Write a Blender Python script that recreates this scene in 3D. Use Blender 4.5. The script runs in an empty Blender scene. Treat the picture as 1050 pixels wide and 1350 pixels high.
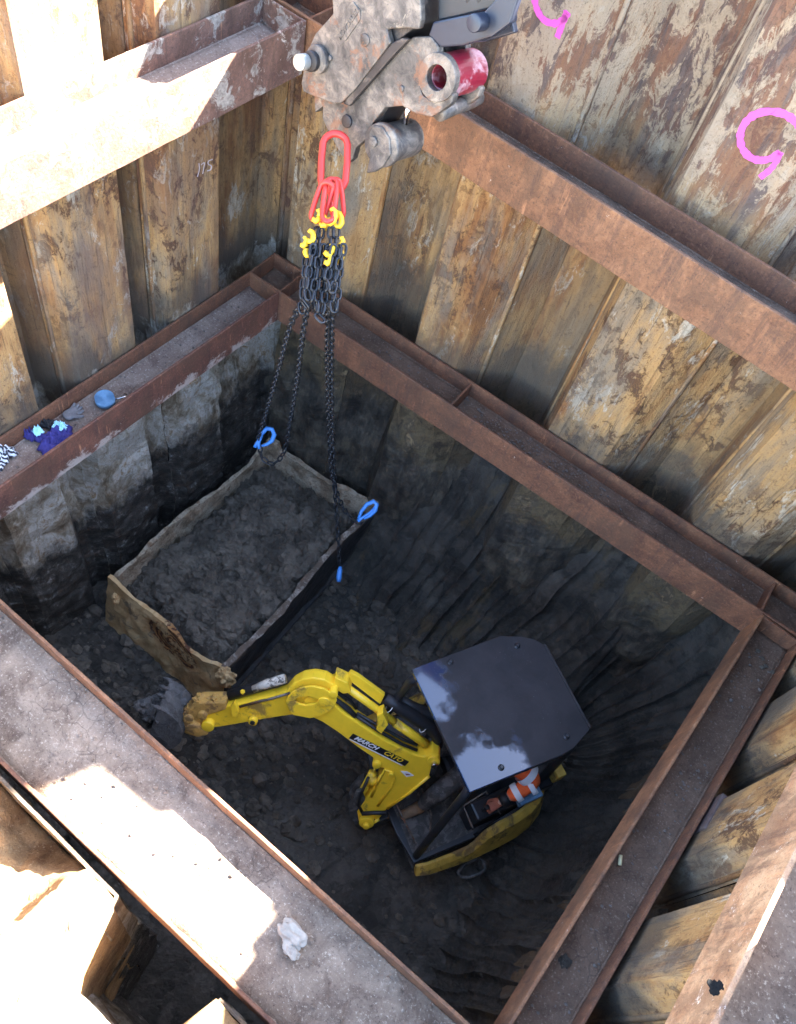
import bpy, bmesh, math, random
from mathutils import Vector, Matrix, noise
random.seed(7)
V = Vector
SC = bpy.context.scene
COL = SC.collection
pi = math.pi
# ------------------------------------------------------------------ camera
RM = [[0.7664972563098014, 0.6207135348604353, 0.1649141101006067], [0.6017241807384768, -0.6042898734447886, -0.522265985073114], [-0.22452163901018712, 0.4995482524149637, -0.8366848732484063]]
CR, CD_, CF = V(RM[0]), V(RM[1]), V(RM[2])
CP = V((3.1762037576270856, -3.887911364647201, 4.791028981879168))
FO, PX, PY = 1129.56, 506.48, 683.72
cam = bpy.data.cameras.new('camera'); co = bpy.data.objects.new('camera', cam); COL.objects.link(co)
m = Matrix.Identity(4)
for i in range(3):
    m[i][0] = CR[i]; m[i][1] = -CD_[i]; m[i][2] = -CF[i]; m[i][3] = CP[i]
co.matrix_world = m
cam.sensor_fit = 'VERTICAL'; cam.sensor_height = 36; cam.lens = 36 * FO / 1350
cam.shift_x = (525 - PX) / 1350; cam.shift_y = (PY - 675) / 1350
cam.clip_start = .05; cam.clip_end = 500
SC.camera = co
def ray(x, y): return CR * ((x - PX) / FO) + CD_ * ((y - PY) / FO) + CF
def atd(x, y, d): return CP + ray(x, y) * d
def atz(x, y, z): r = ray(x, y); return CP + r * ((z - CP.z) / r.z)
def atn(x, y, p0, n): r = ray(x, y); return CP + r * ((p0 - CP).dot(n) / r.dot(n))
def F(a): return tuple(a)
# ------------------------------------------------------------------ materials
def srgb(r, g, b):
    f = lambda c: (c / 255 / 12.92) if c <= 10 else ((c / 255 + .055) / 1.055) ** 2.4
    return (f(r), f(g), f(b), 1)
class NT:
    def __init__(s, name):
        s.m = bpy.data.materials.new(name); s.m.use_nodes = True
        s.n = s.m.node_tree.nodes; s.l = s.m.node_tree.links
        s.b = s.n['Principled BSDF']; s.o = s.n['Material Output']
        s.tc = s.n.new('ShaderNodeTexCoord'); s._seed = 0
    def put(s, sock, v):
        if hasattr(v, 'is_output') or isinstance(v, bpy.types.NodeSocket): s.l.new(v, sock)
        else: sock.default_value = v
    def coord(s, scale=(1, 1, 1), rot=(0, 0, 0), off=None, rnd=False, warp=0, wscale=3):
        mp = s.n.new('ShaderNodeMapping'); s.l.new(s.tc.outputs['Object'], mp.inputs[0])
        mp.inputs['Scale'].default_value = scale; mp.inputs['Rotation'].default_value = rot
        s._seed += 1
        mp.inputs['Location'].default_value = off or (s._seed * 7.31, s._seed * 3.77, s._seed * 5.13)
        out = mp.outputs[0]
        if rnd:
            oi = s.n.new('ShaderNodeObjectInfo')
            mm = s.math('MULTIPLY', oi.outputs['Random'], 37.)
            a = s.n.new('ShaderNodeVectorMath'); a.operation = 'ADD'
            s.l.new(out, a.inputs[0]); s.l.new(mm, a.inputs[1]); out = a.outputs[0]
        if warp:
            nz = s.noise(out, wscale, 3, raw=True)
            a = s.n.new('ShaderNodeVectorMath'); a.operation = 'MULTIPLY_ADD'
            s.l.new(nz.outputs['Color'], a.inputs[0]); a.inputs[1].default_value = (warp,) * 3
            s.l.new(out, a.inputs[2]); out = a.outputs[0]
        return out
    def noise(s, vec, scale, detail=6, rough=.6, raw=False, dist=0):
        t = s.n.new('ShaderNodeTexNoise'); s.l.new(vec, t.inputs['Vector'])
        t.inputs['Scale'].default_value = scale; t.inputs['Detail'].default_value = detail
        t.inputs['Roughness'].default_value = rough; t.inputs['Distortion'].default_value = dist
        return t if raw else t.outputs['Fac']
    def voro(s, vec, scale, feature='F1', out='Distance', rand=1):
        t = s.n.new('ShaderNodeTexVoronoi'); t.feature = feature; s.l.new(vec, t.inputs['Vector'])
        t.inputs['Scale'].default_value = scale; t.inputs['Randomness'].default_value = rand
        return t.outputs[out]
    def wave(s, vec, scale, dist=2, ds=2):
        t = s.n.new('ShaderNodeTexWave'); s.l.new(vec, t.inputs['Vector'])
        t.inputs['Scale'].default_value = scale; t.inputs['Distortion'].default_value = dist
        t.inputs['Detail'].default_value = 4; t.inputs['Detail Scale'].default_value = ds
        return t.outputs['Fac']
    def step(s, v, a, b, inv=False):
        r = s.n.new('ShaderNodeMapRange'); s.put(r.inputs[0], v)
        r.inputs[1].default_value = a; r.inputs[2].default_value = b
        r.inputs[3].default_value = 1 if inv else 0; r.inputs[4].default_value = 0 if inv else 1
        return r.outputs[0]
    def rng(s, v, a, b, c, d):
        r = s.n.new('ShaderNodeMapRange'); s.put(r.inputs[0], v)
        for i, x in enumerate((a, b, c, d)): r.inputs[i + 1].default_value = x
        return r.outputs[0]
    def math(s, op, a, b=0.):
        n = s.n.new('ShaderNodeMath'); n.operation = op; s.put(n.inputs[0], a); s.put(n.inputs[1], b); return n.outputs[0]
    def mix(s, f, a, b, mode='MIX'):
        n = s.n.new('ShaderNodeMix'); n.data_type = 'RGBA'; n.blend_type = mode
        s.put(n.inputs[0], f); s.put(n.inputs[6], a); s.put(n.inputs[7], b); return n.outputs[2]
    def pos(s, i):
        x = s.n.new('ShaderNodeSeparateXYZ'); s.l.new(s.tc.outputs['Object'], x.inputs[0]); return x.outputs[i]
    def ramp(s, v, stops):
        r = s.n.new('ShaderNodeValToRGB'); s.put(r.inputs[0], v); e = r.color_ramp.elements
        while len(e) < len(stops): e.new(.5)
        for k, (p, c) in enumerate(stops): e[k].position = p; e[k].color = c
        return r.outputs[0]
    def done(s, col, rough=.8, metal=0, bump=None, bs=.3, bd=.02, bump2=None, spec=.3):
        s.put(s.b.inputs['Base Color'], col); s.put(s.b.inputs['Roughness'], rough); s.put(s.b.inputs['Metallic'], metal)
        s.b.inputs['Specular IOR Level'].default_value = spec
        if bump is not None:
            bn = s.n.new('ShaderNodeBump'); bn.inputs['Strength'].default_value = bs; bn.inputs['Distance'].default_value = bd
            s.put(bn.inputs['Height'], bump)
            if bump2 is not None:
                b2 = s.n.new('ShaderNodeBump'); b2.inputs['Strength'].default_value = bs; b2.inputs['Distance'].default_value = bd * .25
                s.put(b2.inputs['Height'], bump2); s.l.new(bn.outputs[0], b2.inputs['Normal']); bn = b2
            s.l.new(bn.outputs[0], s.b.inputs['Normal'])
        return s.m
def simple(name, c, rough=.5, metal=0, var=.25, sc=18, dirt=None, da=.5, spec=.4):
    n = NT(name); v = n.coord(warp=.2); a = n.noise(v, sc, 6, .65)
    dk = tuple(x * (1 - var) for x in c[:3]) + (1,); lt = tuple(min(1, x * (1 + var)) for x in c[:3]) + (1,)
    col = n.ramp(a, [(.3, dk), (.7, lt)])
    if dirt is not None:
        f = n.step(n.noise(n.coord(warp=.3), sc * .5, 8, .7), da, da + .08); col = n.mix(n.math('MULTIPLY', f, .85), col, dirt)
        rough = n.rng(f, 0, 1, rough, .85)
    return n.done(col, rough, metal, a, .15, .004, spec=spec)
# mud constants (linear)
TAN = srgb(196, 158, 104); OCH = srgb(176, 122, 60); BRN = srgb(112, 72, 48); DRK = srgb(62, 52, 46); CRM = srgb(206, 190, 160)
GRY = srgb(150, 143, 132); BLK = (.012, .0125, .014, 1)
def mat_pile(name, seed, purple=0.0, low=True, upper=False, clay=None, trough_shade=0):
    n = NT(name); n._seed = seed
    big = n.noise(n.coord((1, 1, .35), rnd=True, warp=.4), 1.7, 5, .6)
    st = n.noise(n.coord((1, 1, .13), rnd=True, warp=.08), 11, 8, .7)
    st2 = n.noise(n.coord((1, 1, .12), rnd=True), 42, 5, .6)
    col = n.ramp(n.math('ADD', n.math('MULTIPLY', big, .68), n.math('MULTIPLY', st, .32)),
                 [(.32, srgb(98, 68, 48)), (.42, srgb(144, 100, 62)), (.50, srgb(184, 144, 94)), (.58, srgb(150, 128, 102)), (.68, srgb(190, 174, 146))])
    # flakes of scale broken away, hard edged
    fk = n.noise(n.coord((1, 1, .6), rnd=True, warp=.3, wscale=5), 6.5, 12, .78)
    gate = n.step(n.noise(n.coord((1, 1, .3), rnd=True), 1.6, 3, .5), .42, .56)
    f1 = n.math('MULTIPLY', n.step(fk, .51, .56), gate)
    col = n.mix(n.math('MULTIPLY', f1, .9), col, n.mix(st2, DRK, BRN))
    fk2 = n.noise(n.coord((1, 1, .4), rnd=True, warp=.3, wscale=5), 5, 10, .75)
    f2 = n.step(fk2, .57, .62)
    col = n.mix(n.math('MULTIPLY', f2, .7), col, srgb(205, 196, 178))
    g2 = n.math('MULTIPLY', n.step(n.noise(n.coord((1, 1, .18), rnd=True, warp=.2), 3.1, 6, .65), .52, .62), .65)
    col = n.mix(g2, col, srgb(128, 118, 104))
    if purple: col = n.mix(n.math('MULTIPLY', n.step(n.noise(n.coord((1, 1, .3), rnd=True), 2.2, 4), .46, .56), purple), col, srgb(96, 70, 66))
    col = n.mix(n.math('MULTIPLY', n.step(st, .56, .66), .5), col, srgb(104, 78, 52))
    # thin vertical scratches
    col = n.mix(n.math('MULTIPLY', n.step(n.noise(n.coord((1, 1, .03), rnd=True), 60, 4, .6), .60, .66), .55), col, DRK)
    if trough_shade: col = n.mix(n.math('MULTIPLY', n.step(n.noise(n.coord((1, 1, .2), rnd=True, warp=.3), 3.0, 9, .7), .40, .52), trough_shade), col, n.mix(st, srgb(48, 42, 38), srgb(112, 94, 72)))  # painted shade: darkens the set-back piles in streaky patches
    z = n.pos(2)
    hi = n.math('MULTIPLY', n.step(n.math('ADD', z, n.math('MULTIPLY', big, .8)), 2.2, 2.7), .8)
    hc_ = n.mix(n.step(fk2, .49, .52), n.mix(n.step(st, .44, .56), srgb(112, 76, 62), srgb(84, 72, 72)), srgb(160, 140, 118))
    if upper: col = n.mix(hi, col, hc_)
    wob = n.noise(n.coord((1, 1, .5), warp=.5), 2.2, 8, .68)
    # muddy foot just over the lower frame
    ft = n.step(n.math('ADD', z, n.math('MULTIPLY', wob, -1.5)), -.72, -.40, inv=True)
    col = n.mix(n.math('MULTIPLY', ft, .75), col, srgb(78, 72, 64))
    # smeared grey clay below the frame, then black silt
    if low:
        zz = n.math('ADD', z, n.math('MULTIPLY', wob, -1.6))
        gz = n.step(zz, -1.12, -1.0, inv=True)
        gc = n.ramp(n.noise(n.coord((1, 1, .6), warp=.5), 3.3, 10, .72), clay or [(.36, srgb(110, 92, 70)), (.46, srgb(160, 146, 124)), (.56, srgb(198, 190, 176)), (.64, srgb(150, 122, 84))])
        col = n.mix(n.math('MULTIPLY', gz, .92), col, gc)
        bz = n.step(zz, -2.45 if not upper else -2.1, -2.2 if not upper else -1.9, inv=True)
        bc = n.ramp(n.noise(n.coord(warp=.15), 9, 12, .8), [(.42, (.030, .027, .023, 1)), (.54, (.075, .066, .055, 1)), (.59, (.14, .13, .115, 1)), (.64, (.34, .33, .31, 1))])
        if upper: bc = n.ramp(n.noise(n.coord((1, 1, .4), warp=.15), 7, 12, .78), [(.40, (.026, .023, .020, 1)), (.52, (.080, .068, .052, 1)), (.62, (.16, .13, .088, 1))])
        col = n.mix(bz, col, bc)
        rough = n.rng(bz, 0, 1, .8, .55)
    else: rough = .8
    pit = n.noise(n.coord(rnd=True), 85, 6, .75)
    col = n.mix(n.math('MULTIPLY', n.step(pit, .56, .64), .45), col, srgb(70, 54, 42))
    col = n.mix(n.math('MULTIPLY', n.step(n.noise(n.coord(rnd=True, warp=.3), 19, 10, .8), .56, .60), .5), col, srgb(88, 70, 56))
    h = n.math('ADD', n.math('MULTIPLY', f1, -.3), n.math('ADD', n.math('MULTIPLY', pit, 1.1), n.math('ADD', st2, n.math('MULTIPLY', fk, .25))))
    return n.done(col, rough, 0, h, .8, .014, spec=.25)
M = {}
M['pile_r'] = mat_pile('sheet_pile_rust_ochre', 3, upper=True, clay=[(.36, srgb(52, 46, 38)), (.48, srgb(112, 96, 70)), (.56, srgb(84, 74, 60)), (.64, srgb(158, 134, 98))])
M['pile_l'] = mat_pile('sheet_pile_rust_brown', 21, .5)
M['pile_ro'] = mat_pile('sheet_pile_trough_shaded', 3, upper=True, clay=[(.36, srgb(40, 36, 30)), (.48, srgb(92, 78, 58)), (.56, srgb(66, 58, 48)), (.64, srgb(128, 108, 80))], trough_shade=.55)  # darker copy for set-back piles, shade put into the colour
M['pile_lo'] = mat_pile('sheet_pile_trough_brown_shaded', 21, .5, trough_shade=.5)  # left-wall darker copy, shade of the troughs painted in
M['pile_b'] = mat_pile('sheet_pile_rust_orange', 40, low=False)
def mat_beam(name, c1, c2, mud=.0, seed=1, bleach=0, chips=False):
    n = NT(name); n._seed = seed
    a = n.noise(n.coord(warp=.3), 5, 8, .7); b = n.noise(n.coord(), 55, 6, .7)
    col = n.ramp(a, [(.32, c1), (.66, c2)])
    col = n.mix(n.math('MULTIPLY', n.step(b, .54, .7), .6), col, srgb(150, 106, 82))
    col = n.mix(n.math('MULTIPLY', n.step(b, .44, .34), .5), col, srgb(46, 34, 34))
    sc = n.noise(n.coord((1, 1, .12)), 30, 5, .6); f = n.math('MULTIPLY', n.step(sc, .6, .68), n.step(n.noise(n.coord(), 2.4, 3), .5, .62))
    col = n.mix(n.math('MULTIPLY', f, .6), col, srgb(196, 138, 98))
    mg = n.noise(n.coord((1, 1, .6), warp=.5), 2.2, 10, .75)
    col = n.mix(n.math('MULTIPLY', n.step(mg, .50, .58), .55), col, srgb(84, 62, 48))
    col = n.mix(n.math('MULTIPLY', n.step(n.noise(n.coord((1, 1, .10)), 13, 8, .75), .54, .60), .35), col, srgb(60, 46, 44))
    col = n.mix(n.math('MULTIPLY', n.step(n.noise(n.coord(warp=.2), 140, 4, .7), .58, .66), .6), col, srgb(38, 30, 30))
    sp = n.step(n.noise(n.coord(warp=.3), 11, 12, .82), .64 - bleach, .66 - bleach)
    col = n.mix(n.math('MULTIPLY', sp, .85), col, srgb(196, 182, 168))
    if chips:
        cz = n.math('SUBTRACT', 1., n.step(n.math('ADD', n.pos(2), n.math('MULTIPLY', n.noise(n.coord(warp=.4), 5, 10, .8), -.75)), -.66, -.62))
        cz = n.math('MULTIPLY', cz, n.step(n.noise(n.coord(), 2.5, 5, .7), .44, .50))
        col = n.mix(n.math('MULTIPLY', cz, .85), col, srgb(172, 156, 144))
    if mud:
        d = n.step(n.noise(n.coord(warp=.6), 3.5, 10, .7), .62 - mud, .66 - mud)
        col = n.mix(d, col, n.ramp(n.noise(n.coord(), 30, 6, .7), [(.35, srgb(110, 98, 88)), (.65, srgb(168, 158, 146))]))
    return n.done(col, .72, 0, n.math('ADD', b, a), .6, .008, spec=.35)
M['beam'] = mat_beam('waler_rust_brown', srgb(78, 50, 38), srgb(122, 82, 58))
M['beam_pur'] = mat_beam('waler_rust_purple_glare', srgb(84, 60, 52), srgb(122, 92, 78), seed=9, mud=.10, bleach=.03)  # mud smears; extra pale cover and bleaching paint in sun glare
M['beam_chip'] = mat_beam('waler_rust_chipped_foot', srgb(78, 50, 42), srgb(116, 76, 60), seed=33, chips=True)
M['beam_or'] = mat_beam('waler_rust_orange', srgb(98, 66, 46), srgb(144, 102, 72), seed=15)
M['beam_pale'] = mat_beam('waler_rust_pale', srgb(140, 98, 68), srgb(176, 144, 112), seed=25, bleach=.05)
def mat_web(name, c1, c2, grit, seed, mudamt=0.):
    n = NT(name); n._seed = seed
    a = n.noise(n.coord(warp=.4), 4, 9, .7); b = n.noise(n.coord(), 70, 6, .75)
    col = n.ramp(a, [(.35, c1), (.65, c2)])
    col = n.mix(n.math('MULTIPLY', n.step(b, .57, .63), .6), col, grit)
    col = n.mix(n.math('MULTIPLY', n.step(b, .42, .36), .6), col, srgb(50, 40, 38))
    ck = n.voro(n.coord(warp=.25), 9, 'DISTANCE_TO_EDGE')
    g = n.step(n.noise(n.coord(), 1.8, 4), .5, .6)
    col = n.mix(n.math('MULTIPLY', n.math('MULTIPLY', n.step(ck, .035, .0), g), .5), col, srgb(52, 44, 40))
    w = n.step(n.voro(n.coord(warp=.1), 30, 'F1'), .09, .05)
    col = n.mix(n.math('MULTIPLY', w, n.step(n.noise(n.coord(), 9, 4), .56, .62)), col, srgb(176, 168, 158))
    h = n.math('ADD', b, n.math('MULTIPLY', a, 2))
    return n.done(col, .85, 0, h, .6, .015, spec=.25)
M['web_r'] = mat_web('waler_web_dirt', srgb(80, 62, 50), srgb(112, 90, 74), srgb(142, 126, 110), 5)
M['web_l'] = mat_web('waler_web_dust', srgb(104, 86, 76), srgb(138, 122, 110), srgb(186, 176, 162), 12)
M['web_mud'] = mat_web('waler_web_mud', srgb(92, 76, 64), srgb(146, 128, 110), srgb(186, 172, 152), 17)
M['plate'] = simple('dark_steel_plate', srgb(84, 72, 70), .6, .2, .3, 20, srgb(120, 106, 98), .58)
# black silty clay
def mat_clay(name, c0, c1, c2, wet=.45, seed=1, brown=0):
    n = NT(name); n._seed = seed
    a = n.noise(n.coord(warp=.3), 2.6, 10, .7); b = n.noise(n.coord(), 24, 10, .75); c = n.noise(n.coord(warp=.1), 90, 5, .7)
    col = n.ramp(n.math('ADD', n.math('MULTIPLY', a, .6), n.math('MULTIPLY', b, .4)), [(.38, c0), (.52, c1), (.62, c2)])
    col = n.mix(n.math('MULTIPLY', n.step(c, .60, .66), .45), col, srgb(128, 124, 118))
    wet_shade = n.math('MULTIPLY', n.step(n.noise(n.coord(warp=.6), 1.5, 10, .72), .485, .53), .9)  # random wet patches, deepened to paint in shade under the overhang
    col = n.mix(wet_shade, col, tuple(c * .55 for c in c0[:3]) + (1,))
    cc = n.voro(n.coord(warp=.1), 11, 'F1', 'Color'); sx_ = n.n.new('ShaderNodeSeparateXYZ'); n.l.new(cc, sx_.inputs[0])
    col = n.mix(.35, col, n.mix(n.rng(sx_.outputs[0], 0, 1, .0, 1.), tuple(c * .75 for c in c1[:3]) + (1,), tuple(min(1, c * 1.0) for c in c2[:3]) + (1,)))
    if brown: col = n.mix(n.math('MULTIPLY', n.step(n.noise(n.coord((1, 1, .4), warp=.3), 2.0, 8, .7), .57, .62), brown), col, srgb(112, 92, 60))
    return n.done(col, n.rng(b, .35, .65, wet, .9), 0, n.math('ADD', n.math('MULTIPLY', b, 1.), n.math('MULTIPLY', c, .5)), 1., .03, spec=.35)
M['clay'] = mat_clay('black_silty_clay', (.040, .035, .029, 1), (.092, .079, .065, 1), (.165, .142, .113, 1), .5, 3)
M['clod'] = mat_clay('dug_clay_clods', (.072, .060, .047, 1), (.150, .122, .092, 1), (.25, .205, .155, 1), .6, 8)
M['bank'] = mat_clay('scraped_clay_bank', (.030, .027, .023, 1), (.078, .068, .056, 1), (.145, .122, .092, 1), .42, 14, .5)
def mat_skip():
    n = NT('mud_crusted_steel'); c = n.coord(warp=.15)
    a = n.noise(c, 6, 8, .7); b = n.noise(n.coord(), 60, 7, .75)
    col = n.ramp(a, [(.3, srgb(96, 80, 64)), (.45, srgb(146, 126, 102)), (.56, srgb(176, 160, 136)), (.66, srgb(118, 90, 66))])
    col = n.mix(n.math('MULTIPLY', n.step(b, .52, .6), .6), col, srgb(70, 60, 54))
    return n.done(col, .85, 0, n.math('ADD', a, b), .6, .012, spec=.2)
M['skip'] = mat_skip()
def mat_skip_dark():
    n = NT('skip_side_black_mud'); a = n.noise(n.coord(warp=.3), 7, 9, .75)
    z = n.pos(2)
    col = n.ramp(a, [(.4, (.02, .02, .021, 1)), (.6, (.05, .046, .042, 1))])
    w = n.math('MULTIPLY', n.step(n.noise(n.coord(warp=.5), 8, 10, .8), .50, .60), n.step(z, -2.24, -2.20))
    col = n.mix(w, n.mix(n.step(z, -2.25, -2.21), col, srgb(92, 76, 62)), srgb(160, 148, 134))
    return n.done(col, .7, 0, a, .7, .015)
M['skip_dark'] = mat_skip_dark()
def mat_swirl():
    n = NT('ochre_clay_over_rust_rings'); mp = n.n.new('ShaderNodeMapping'); n.l.new(n.tc.outputs['Object'], mp.inputs[0])
    wp = n.noise(n.tc.outputs['Object'], 5, 4, raw=True)
    ad = n.n.new('ShaderNodeVectorMath'); ad.operation = 'MULTIPLY_ADD'; n.l.new(wp.outputs['Color'], ad.inputs[0]); ad.inputs[1].default_value = (.18, .02, .18); n.l.new(mp.outputs[0], ad.inputs[2])
    mp.inputs['Location'].default_value = (-.78, 1.9, 2.41)
    mp.inputs['Scale'].default_value = (1, 0, 1)
    sx = n.n.new('ShaderNodeSeparateXYZ'); n.l.new(ad.outputs[0], sx.inputs[0])
    cx = n.n.new('ShaderNodeCombineXYZ'); n.put(cx.inputs[0], n.math('MULTIPLY', sx.outputs[0], .55)); n.put(cx.inputs[2], n.math('MULTIPLY', sx.outputs[2], .95))
    ln = n.n.new('ShaderNodeVectorMath'); ln.operation = 'LENGTH'; n.l.new(cx.outputs[0], ln.inputs[0])
    d = ln.outputs['Value']
    rings = n.step(n.math('SINE', n.math('MULTIPLY', d, 150)), -.1, .4)
    disc = n.math('MULTIPLY', n.step(d, .20, .165), n.step(n.noise(n.coord(warp=.3), 6, 8, .75), .42, .50))
    base = n.ramp(n.noise(n.coord(warp=.3), 8, 8, .7), [(.35, srgb(168, 130, 84)), (.6, srgb(200, 168, 122)), (.7, srgb(150, 128, 100))])
    dark = n.mix(rings, srgb(84, 52, 34), srgb(160, 112, 66))
    col = n.mix(disc, base, dark)
    col = n.mix(n.math('MULTIPLY', n.step(n.noise(n.coord(warp=.5), 5, 8, .7), .58, .62), .8), col, srgb(120, 104, 84))
    return n.done(col, .8, 0, n.noise(n.coord(), 40, 6, .7), .5, .01)
M['swirl'] = mat_swirl()
YEL = (.88, .57, .03, 1)
M['yellow'] = simple('digger_yellow_paint', YEL, .34, 0, .10, 6, srgb(128, 100, 52), .565, .5)
M['yellow_dirty'] = simple('digger_yellow_muddy', (.42, .26, .04, 1), .6, 0, .25, 10, srgb(96, 78, 54), .50)
M['black'] = simple('black_rubber', (.016, .016, .018, 1), .5, 0, .2, 20, srgb(70, 66, 62), .64)
M['blackm'] = simple('black_painted_steel', (.02, .021, .024, 1), .35, 0, .2, 12, srgb(62, 58, 54), .60)
M['chain'] = simple('black_alloy_chain', (.022, .023, .026, 1), .35, .5, .3, 60, srgb(96, 88, 80), .66)
M['chrome'] = simple('chrome_rod', (.7, .7, .72, 1), .12, 1, .05, 10)
M['red'] = simple('red_painted_link', (.50, .03, .02, 1), .4, 0, .1, 14, srgb(190, 90, 80), .68)
M['ylw_hook'] = simple('yellow_shortener_hook', (.62, .36, .015, 1), .4, 0, .1, 20, srgb(120, 84, 30), .68)
M['blue'] = simple('blue_sling_hook', (.035, .16, .42, 1), .4, 0, .1, 20, srgb(40, 60, 90), .66)
M['orange'] = simple('hi_vis_orange_cloth', (.85, .13, .03, 1), .8, 0, .15, 14, srgb(150, 70, 46), .62)
M['silver'] = simple('reflective_tape', (.75, .75, .77, 1), .4, 0, .08, 20)
M['glove'] = simple('dirty_orange_glove', (.30, .09, .05, 1), .8, 0, .3, 20, srgb(70, 56, 50), .55)
M['skin'] = simple('skin', (.5, .28, .2, 1), .5, 0, .08, 12)
M['helmet'] = simple('white_helmet', (.75, .75, .73, 1), .3, 0, .05, 10)
M['boot'] = simple('tan_boot', (.22, .14, .08, 1), .8, 0, .3, 14)
def mat_roof():
    n = NT('canopy_roof_dusty_sky_tint')
    a = n.noise(n.coord(warp=.4), 3, 8, .65); b = n.noise(n.coord(), 80, 6, .8)
    # dust film over the middle; corner patches tinted blue to paint in sky reflection
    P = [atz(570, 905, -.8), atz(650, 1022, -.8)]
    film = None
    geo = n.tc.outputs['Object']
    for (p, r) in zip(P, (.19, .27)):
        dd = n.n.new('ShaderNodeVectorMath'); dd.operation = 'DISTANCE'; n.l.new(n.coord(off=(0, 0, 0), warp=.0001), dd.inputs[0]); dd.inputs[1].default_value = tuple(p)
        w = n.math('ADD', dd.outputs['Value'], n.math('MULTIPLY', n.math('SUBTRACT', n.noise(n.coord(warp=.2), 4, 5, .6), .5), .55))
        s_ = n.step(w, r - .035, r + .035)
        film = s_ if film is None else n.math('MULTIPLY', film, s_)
    col = n.mix(film, (.010, .022, .055, 1), n.ramp(a, [(.35, (.014, .012, .013, 1)), (.65, (.026, .022, .023, 1))]))  # blue base colour stands in for reflected sky
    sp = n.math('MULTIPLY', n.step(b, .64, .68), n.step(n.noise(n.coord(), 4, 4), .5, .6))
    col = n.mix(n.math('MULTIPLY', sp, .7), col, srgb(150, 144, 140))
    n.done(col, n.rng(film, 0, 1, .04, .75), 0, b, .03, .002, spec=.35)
    cw = n.math('SUBTRACT', 1., film)
    n.put(n.b.inputs['Coat Weight'], n.math('MULTIPLY', cw, .45)); n.b.inputs['Coat Roughness'].default_value = .03; n.b.inputs['Coat IOR'].default_value = 1.5
    return n.m
M['roof'] = mat_roof()
def mat_hitch(name, seed=0):
    n = NT(name); n._seed = seed
    a = n.noise(n.coord(warp=.3), 9, 9, .72); b = n.noise(n.coord(), 70, 6, .7)
    col = n.ramp(a, [(.35, srgb(54, 49, 46)), (.5, srgb(92, 84, 77)), (.65, srgb(134, 121, 108))])
    col = n.mix(n.math('MULTIPLY', n.step(n.noise(n.coord(warp=.4), 5, 10, .75), .54, .60), .7), col, srgb(118, 78, 54))
    col = n.mix(n.math('MULTIPLY', n.step(n.noise(n.coord(warp=.4), 6, 10, .75), .61, .65), .6), col, srgb(150, 136, 118))
    col = n.mix(n.math('MULTIPLY', n.step(b, .6, .64), .5), col, srgb(60, 54, 52))
    return n.done(col, .55, .35, n.math('ADD', a, b), .4, .006, spec=.5)
M['hitch'] = mat_hitch('worn_muddy_steel')
M['hitch_dk'] = simple('dark_grease_steel', srgb(56, 50, 48), .5, .4, .3, 16, srgb(110, 96, 84), .56)  # darker steel for core blocks, collar and guard strip
M['armblue'] = simple('blue_grey_arm_paint', srgb(38, 41, 52), .35, .1, .2, 10, srgb(110, 104, 100), .6)
M['redbush'] = simple('chipped_red_cylinder', srgb(116, 22, 38), .35, 0, .2, 10, srgb(160, 126, 128), .52)
M['pin'] = simple('bright_steel_pin', (.45, .43, .38, 1), .35, .6, .1, 20, srgb(140, 120, 90), .62)
M['pink'] = simple('pink_spray_paint', (.58, .08, .33, 1), .7, 0, .1, 20)
M['chalk'] = simple('white_chalk', (.42, .36, .36, 1), .9, 0, .1, 20)
M['ground'] = mat_web('site_ground', srgb(150, 142, 130), srgb(190, 182, 168), srgb(200, 195, 185), 50)
M['bankmud'] = mat_web('dry_tan_mud', srgb(112, 84, 56), srgb(168, 138, 98), srgb(190, 170, 136), 61)
M['concrete'] = simple('pale_concrete_lump', srgb(150, 142, 130), .85, 0, .25, 16, srgb(90, 78, 66), .56)
M['strap'] = simple('blue_webbing', (.13, .25, .38, 1), .8, 0, .15, 60)
M['navy'] = simple('navy_purple_fabric', (.035, .03, .16, 1), .8, 0, .2, 20)
M['aqua'] = simple('pale_aqua_tape', (.42, .75, .85, 1), .5, 0, .08, 20)
M['greyg'] = simple('grey_work_glove', (.13, .12, .12, 1), .85, 0, .3, 20)
M['zebra'] = None
def mat_zebra():
    n = NT('black_white_knit'); w = n.wave(n.coord((1, 1, 1), rot=(0, 0, .6)), 14, 3)
    return n.done(n.mix(n.step(w, .45, .55), (.03, .03, .04, 1), (.6, .62, .65, 1)), .85)
M['zebra'] = mat_zebra()
M['decal'] = simple('black_decal', (.012, .012, .014, 1), .4, 0, .1, 10)
M['white'] = simple('white_decal', (.75, .75, .75, 1), .4, 0, .05, 10)
def mat_pink():
    n = NT('pink_spray_paint_worn'); a = n.noise(n.coord(warp=.2), 34, 8, .8); b = n.noise(n.coord(), 10, 4)
    n.done(n.mix(b, (.62, .08, .36, 1), (.50, .09, .30, 1)), .8)
    n.put(n.b.inputs['Alpha'], n.step(a, .33, .42)); return n.m
M['pink'] = mat_pink()
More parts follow.
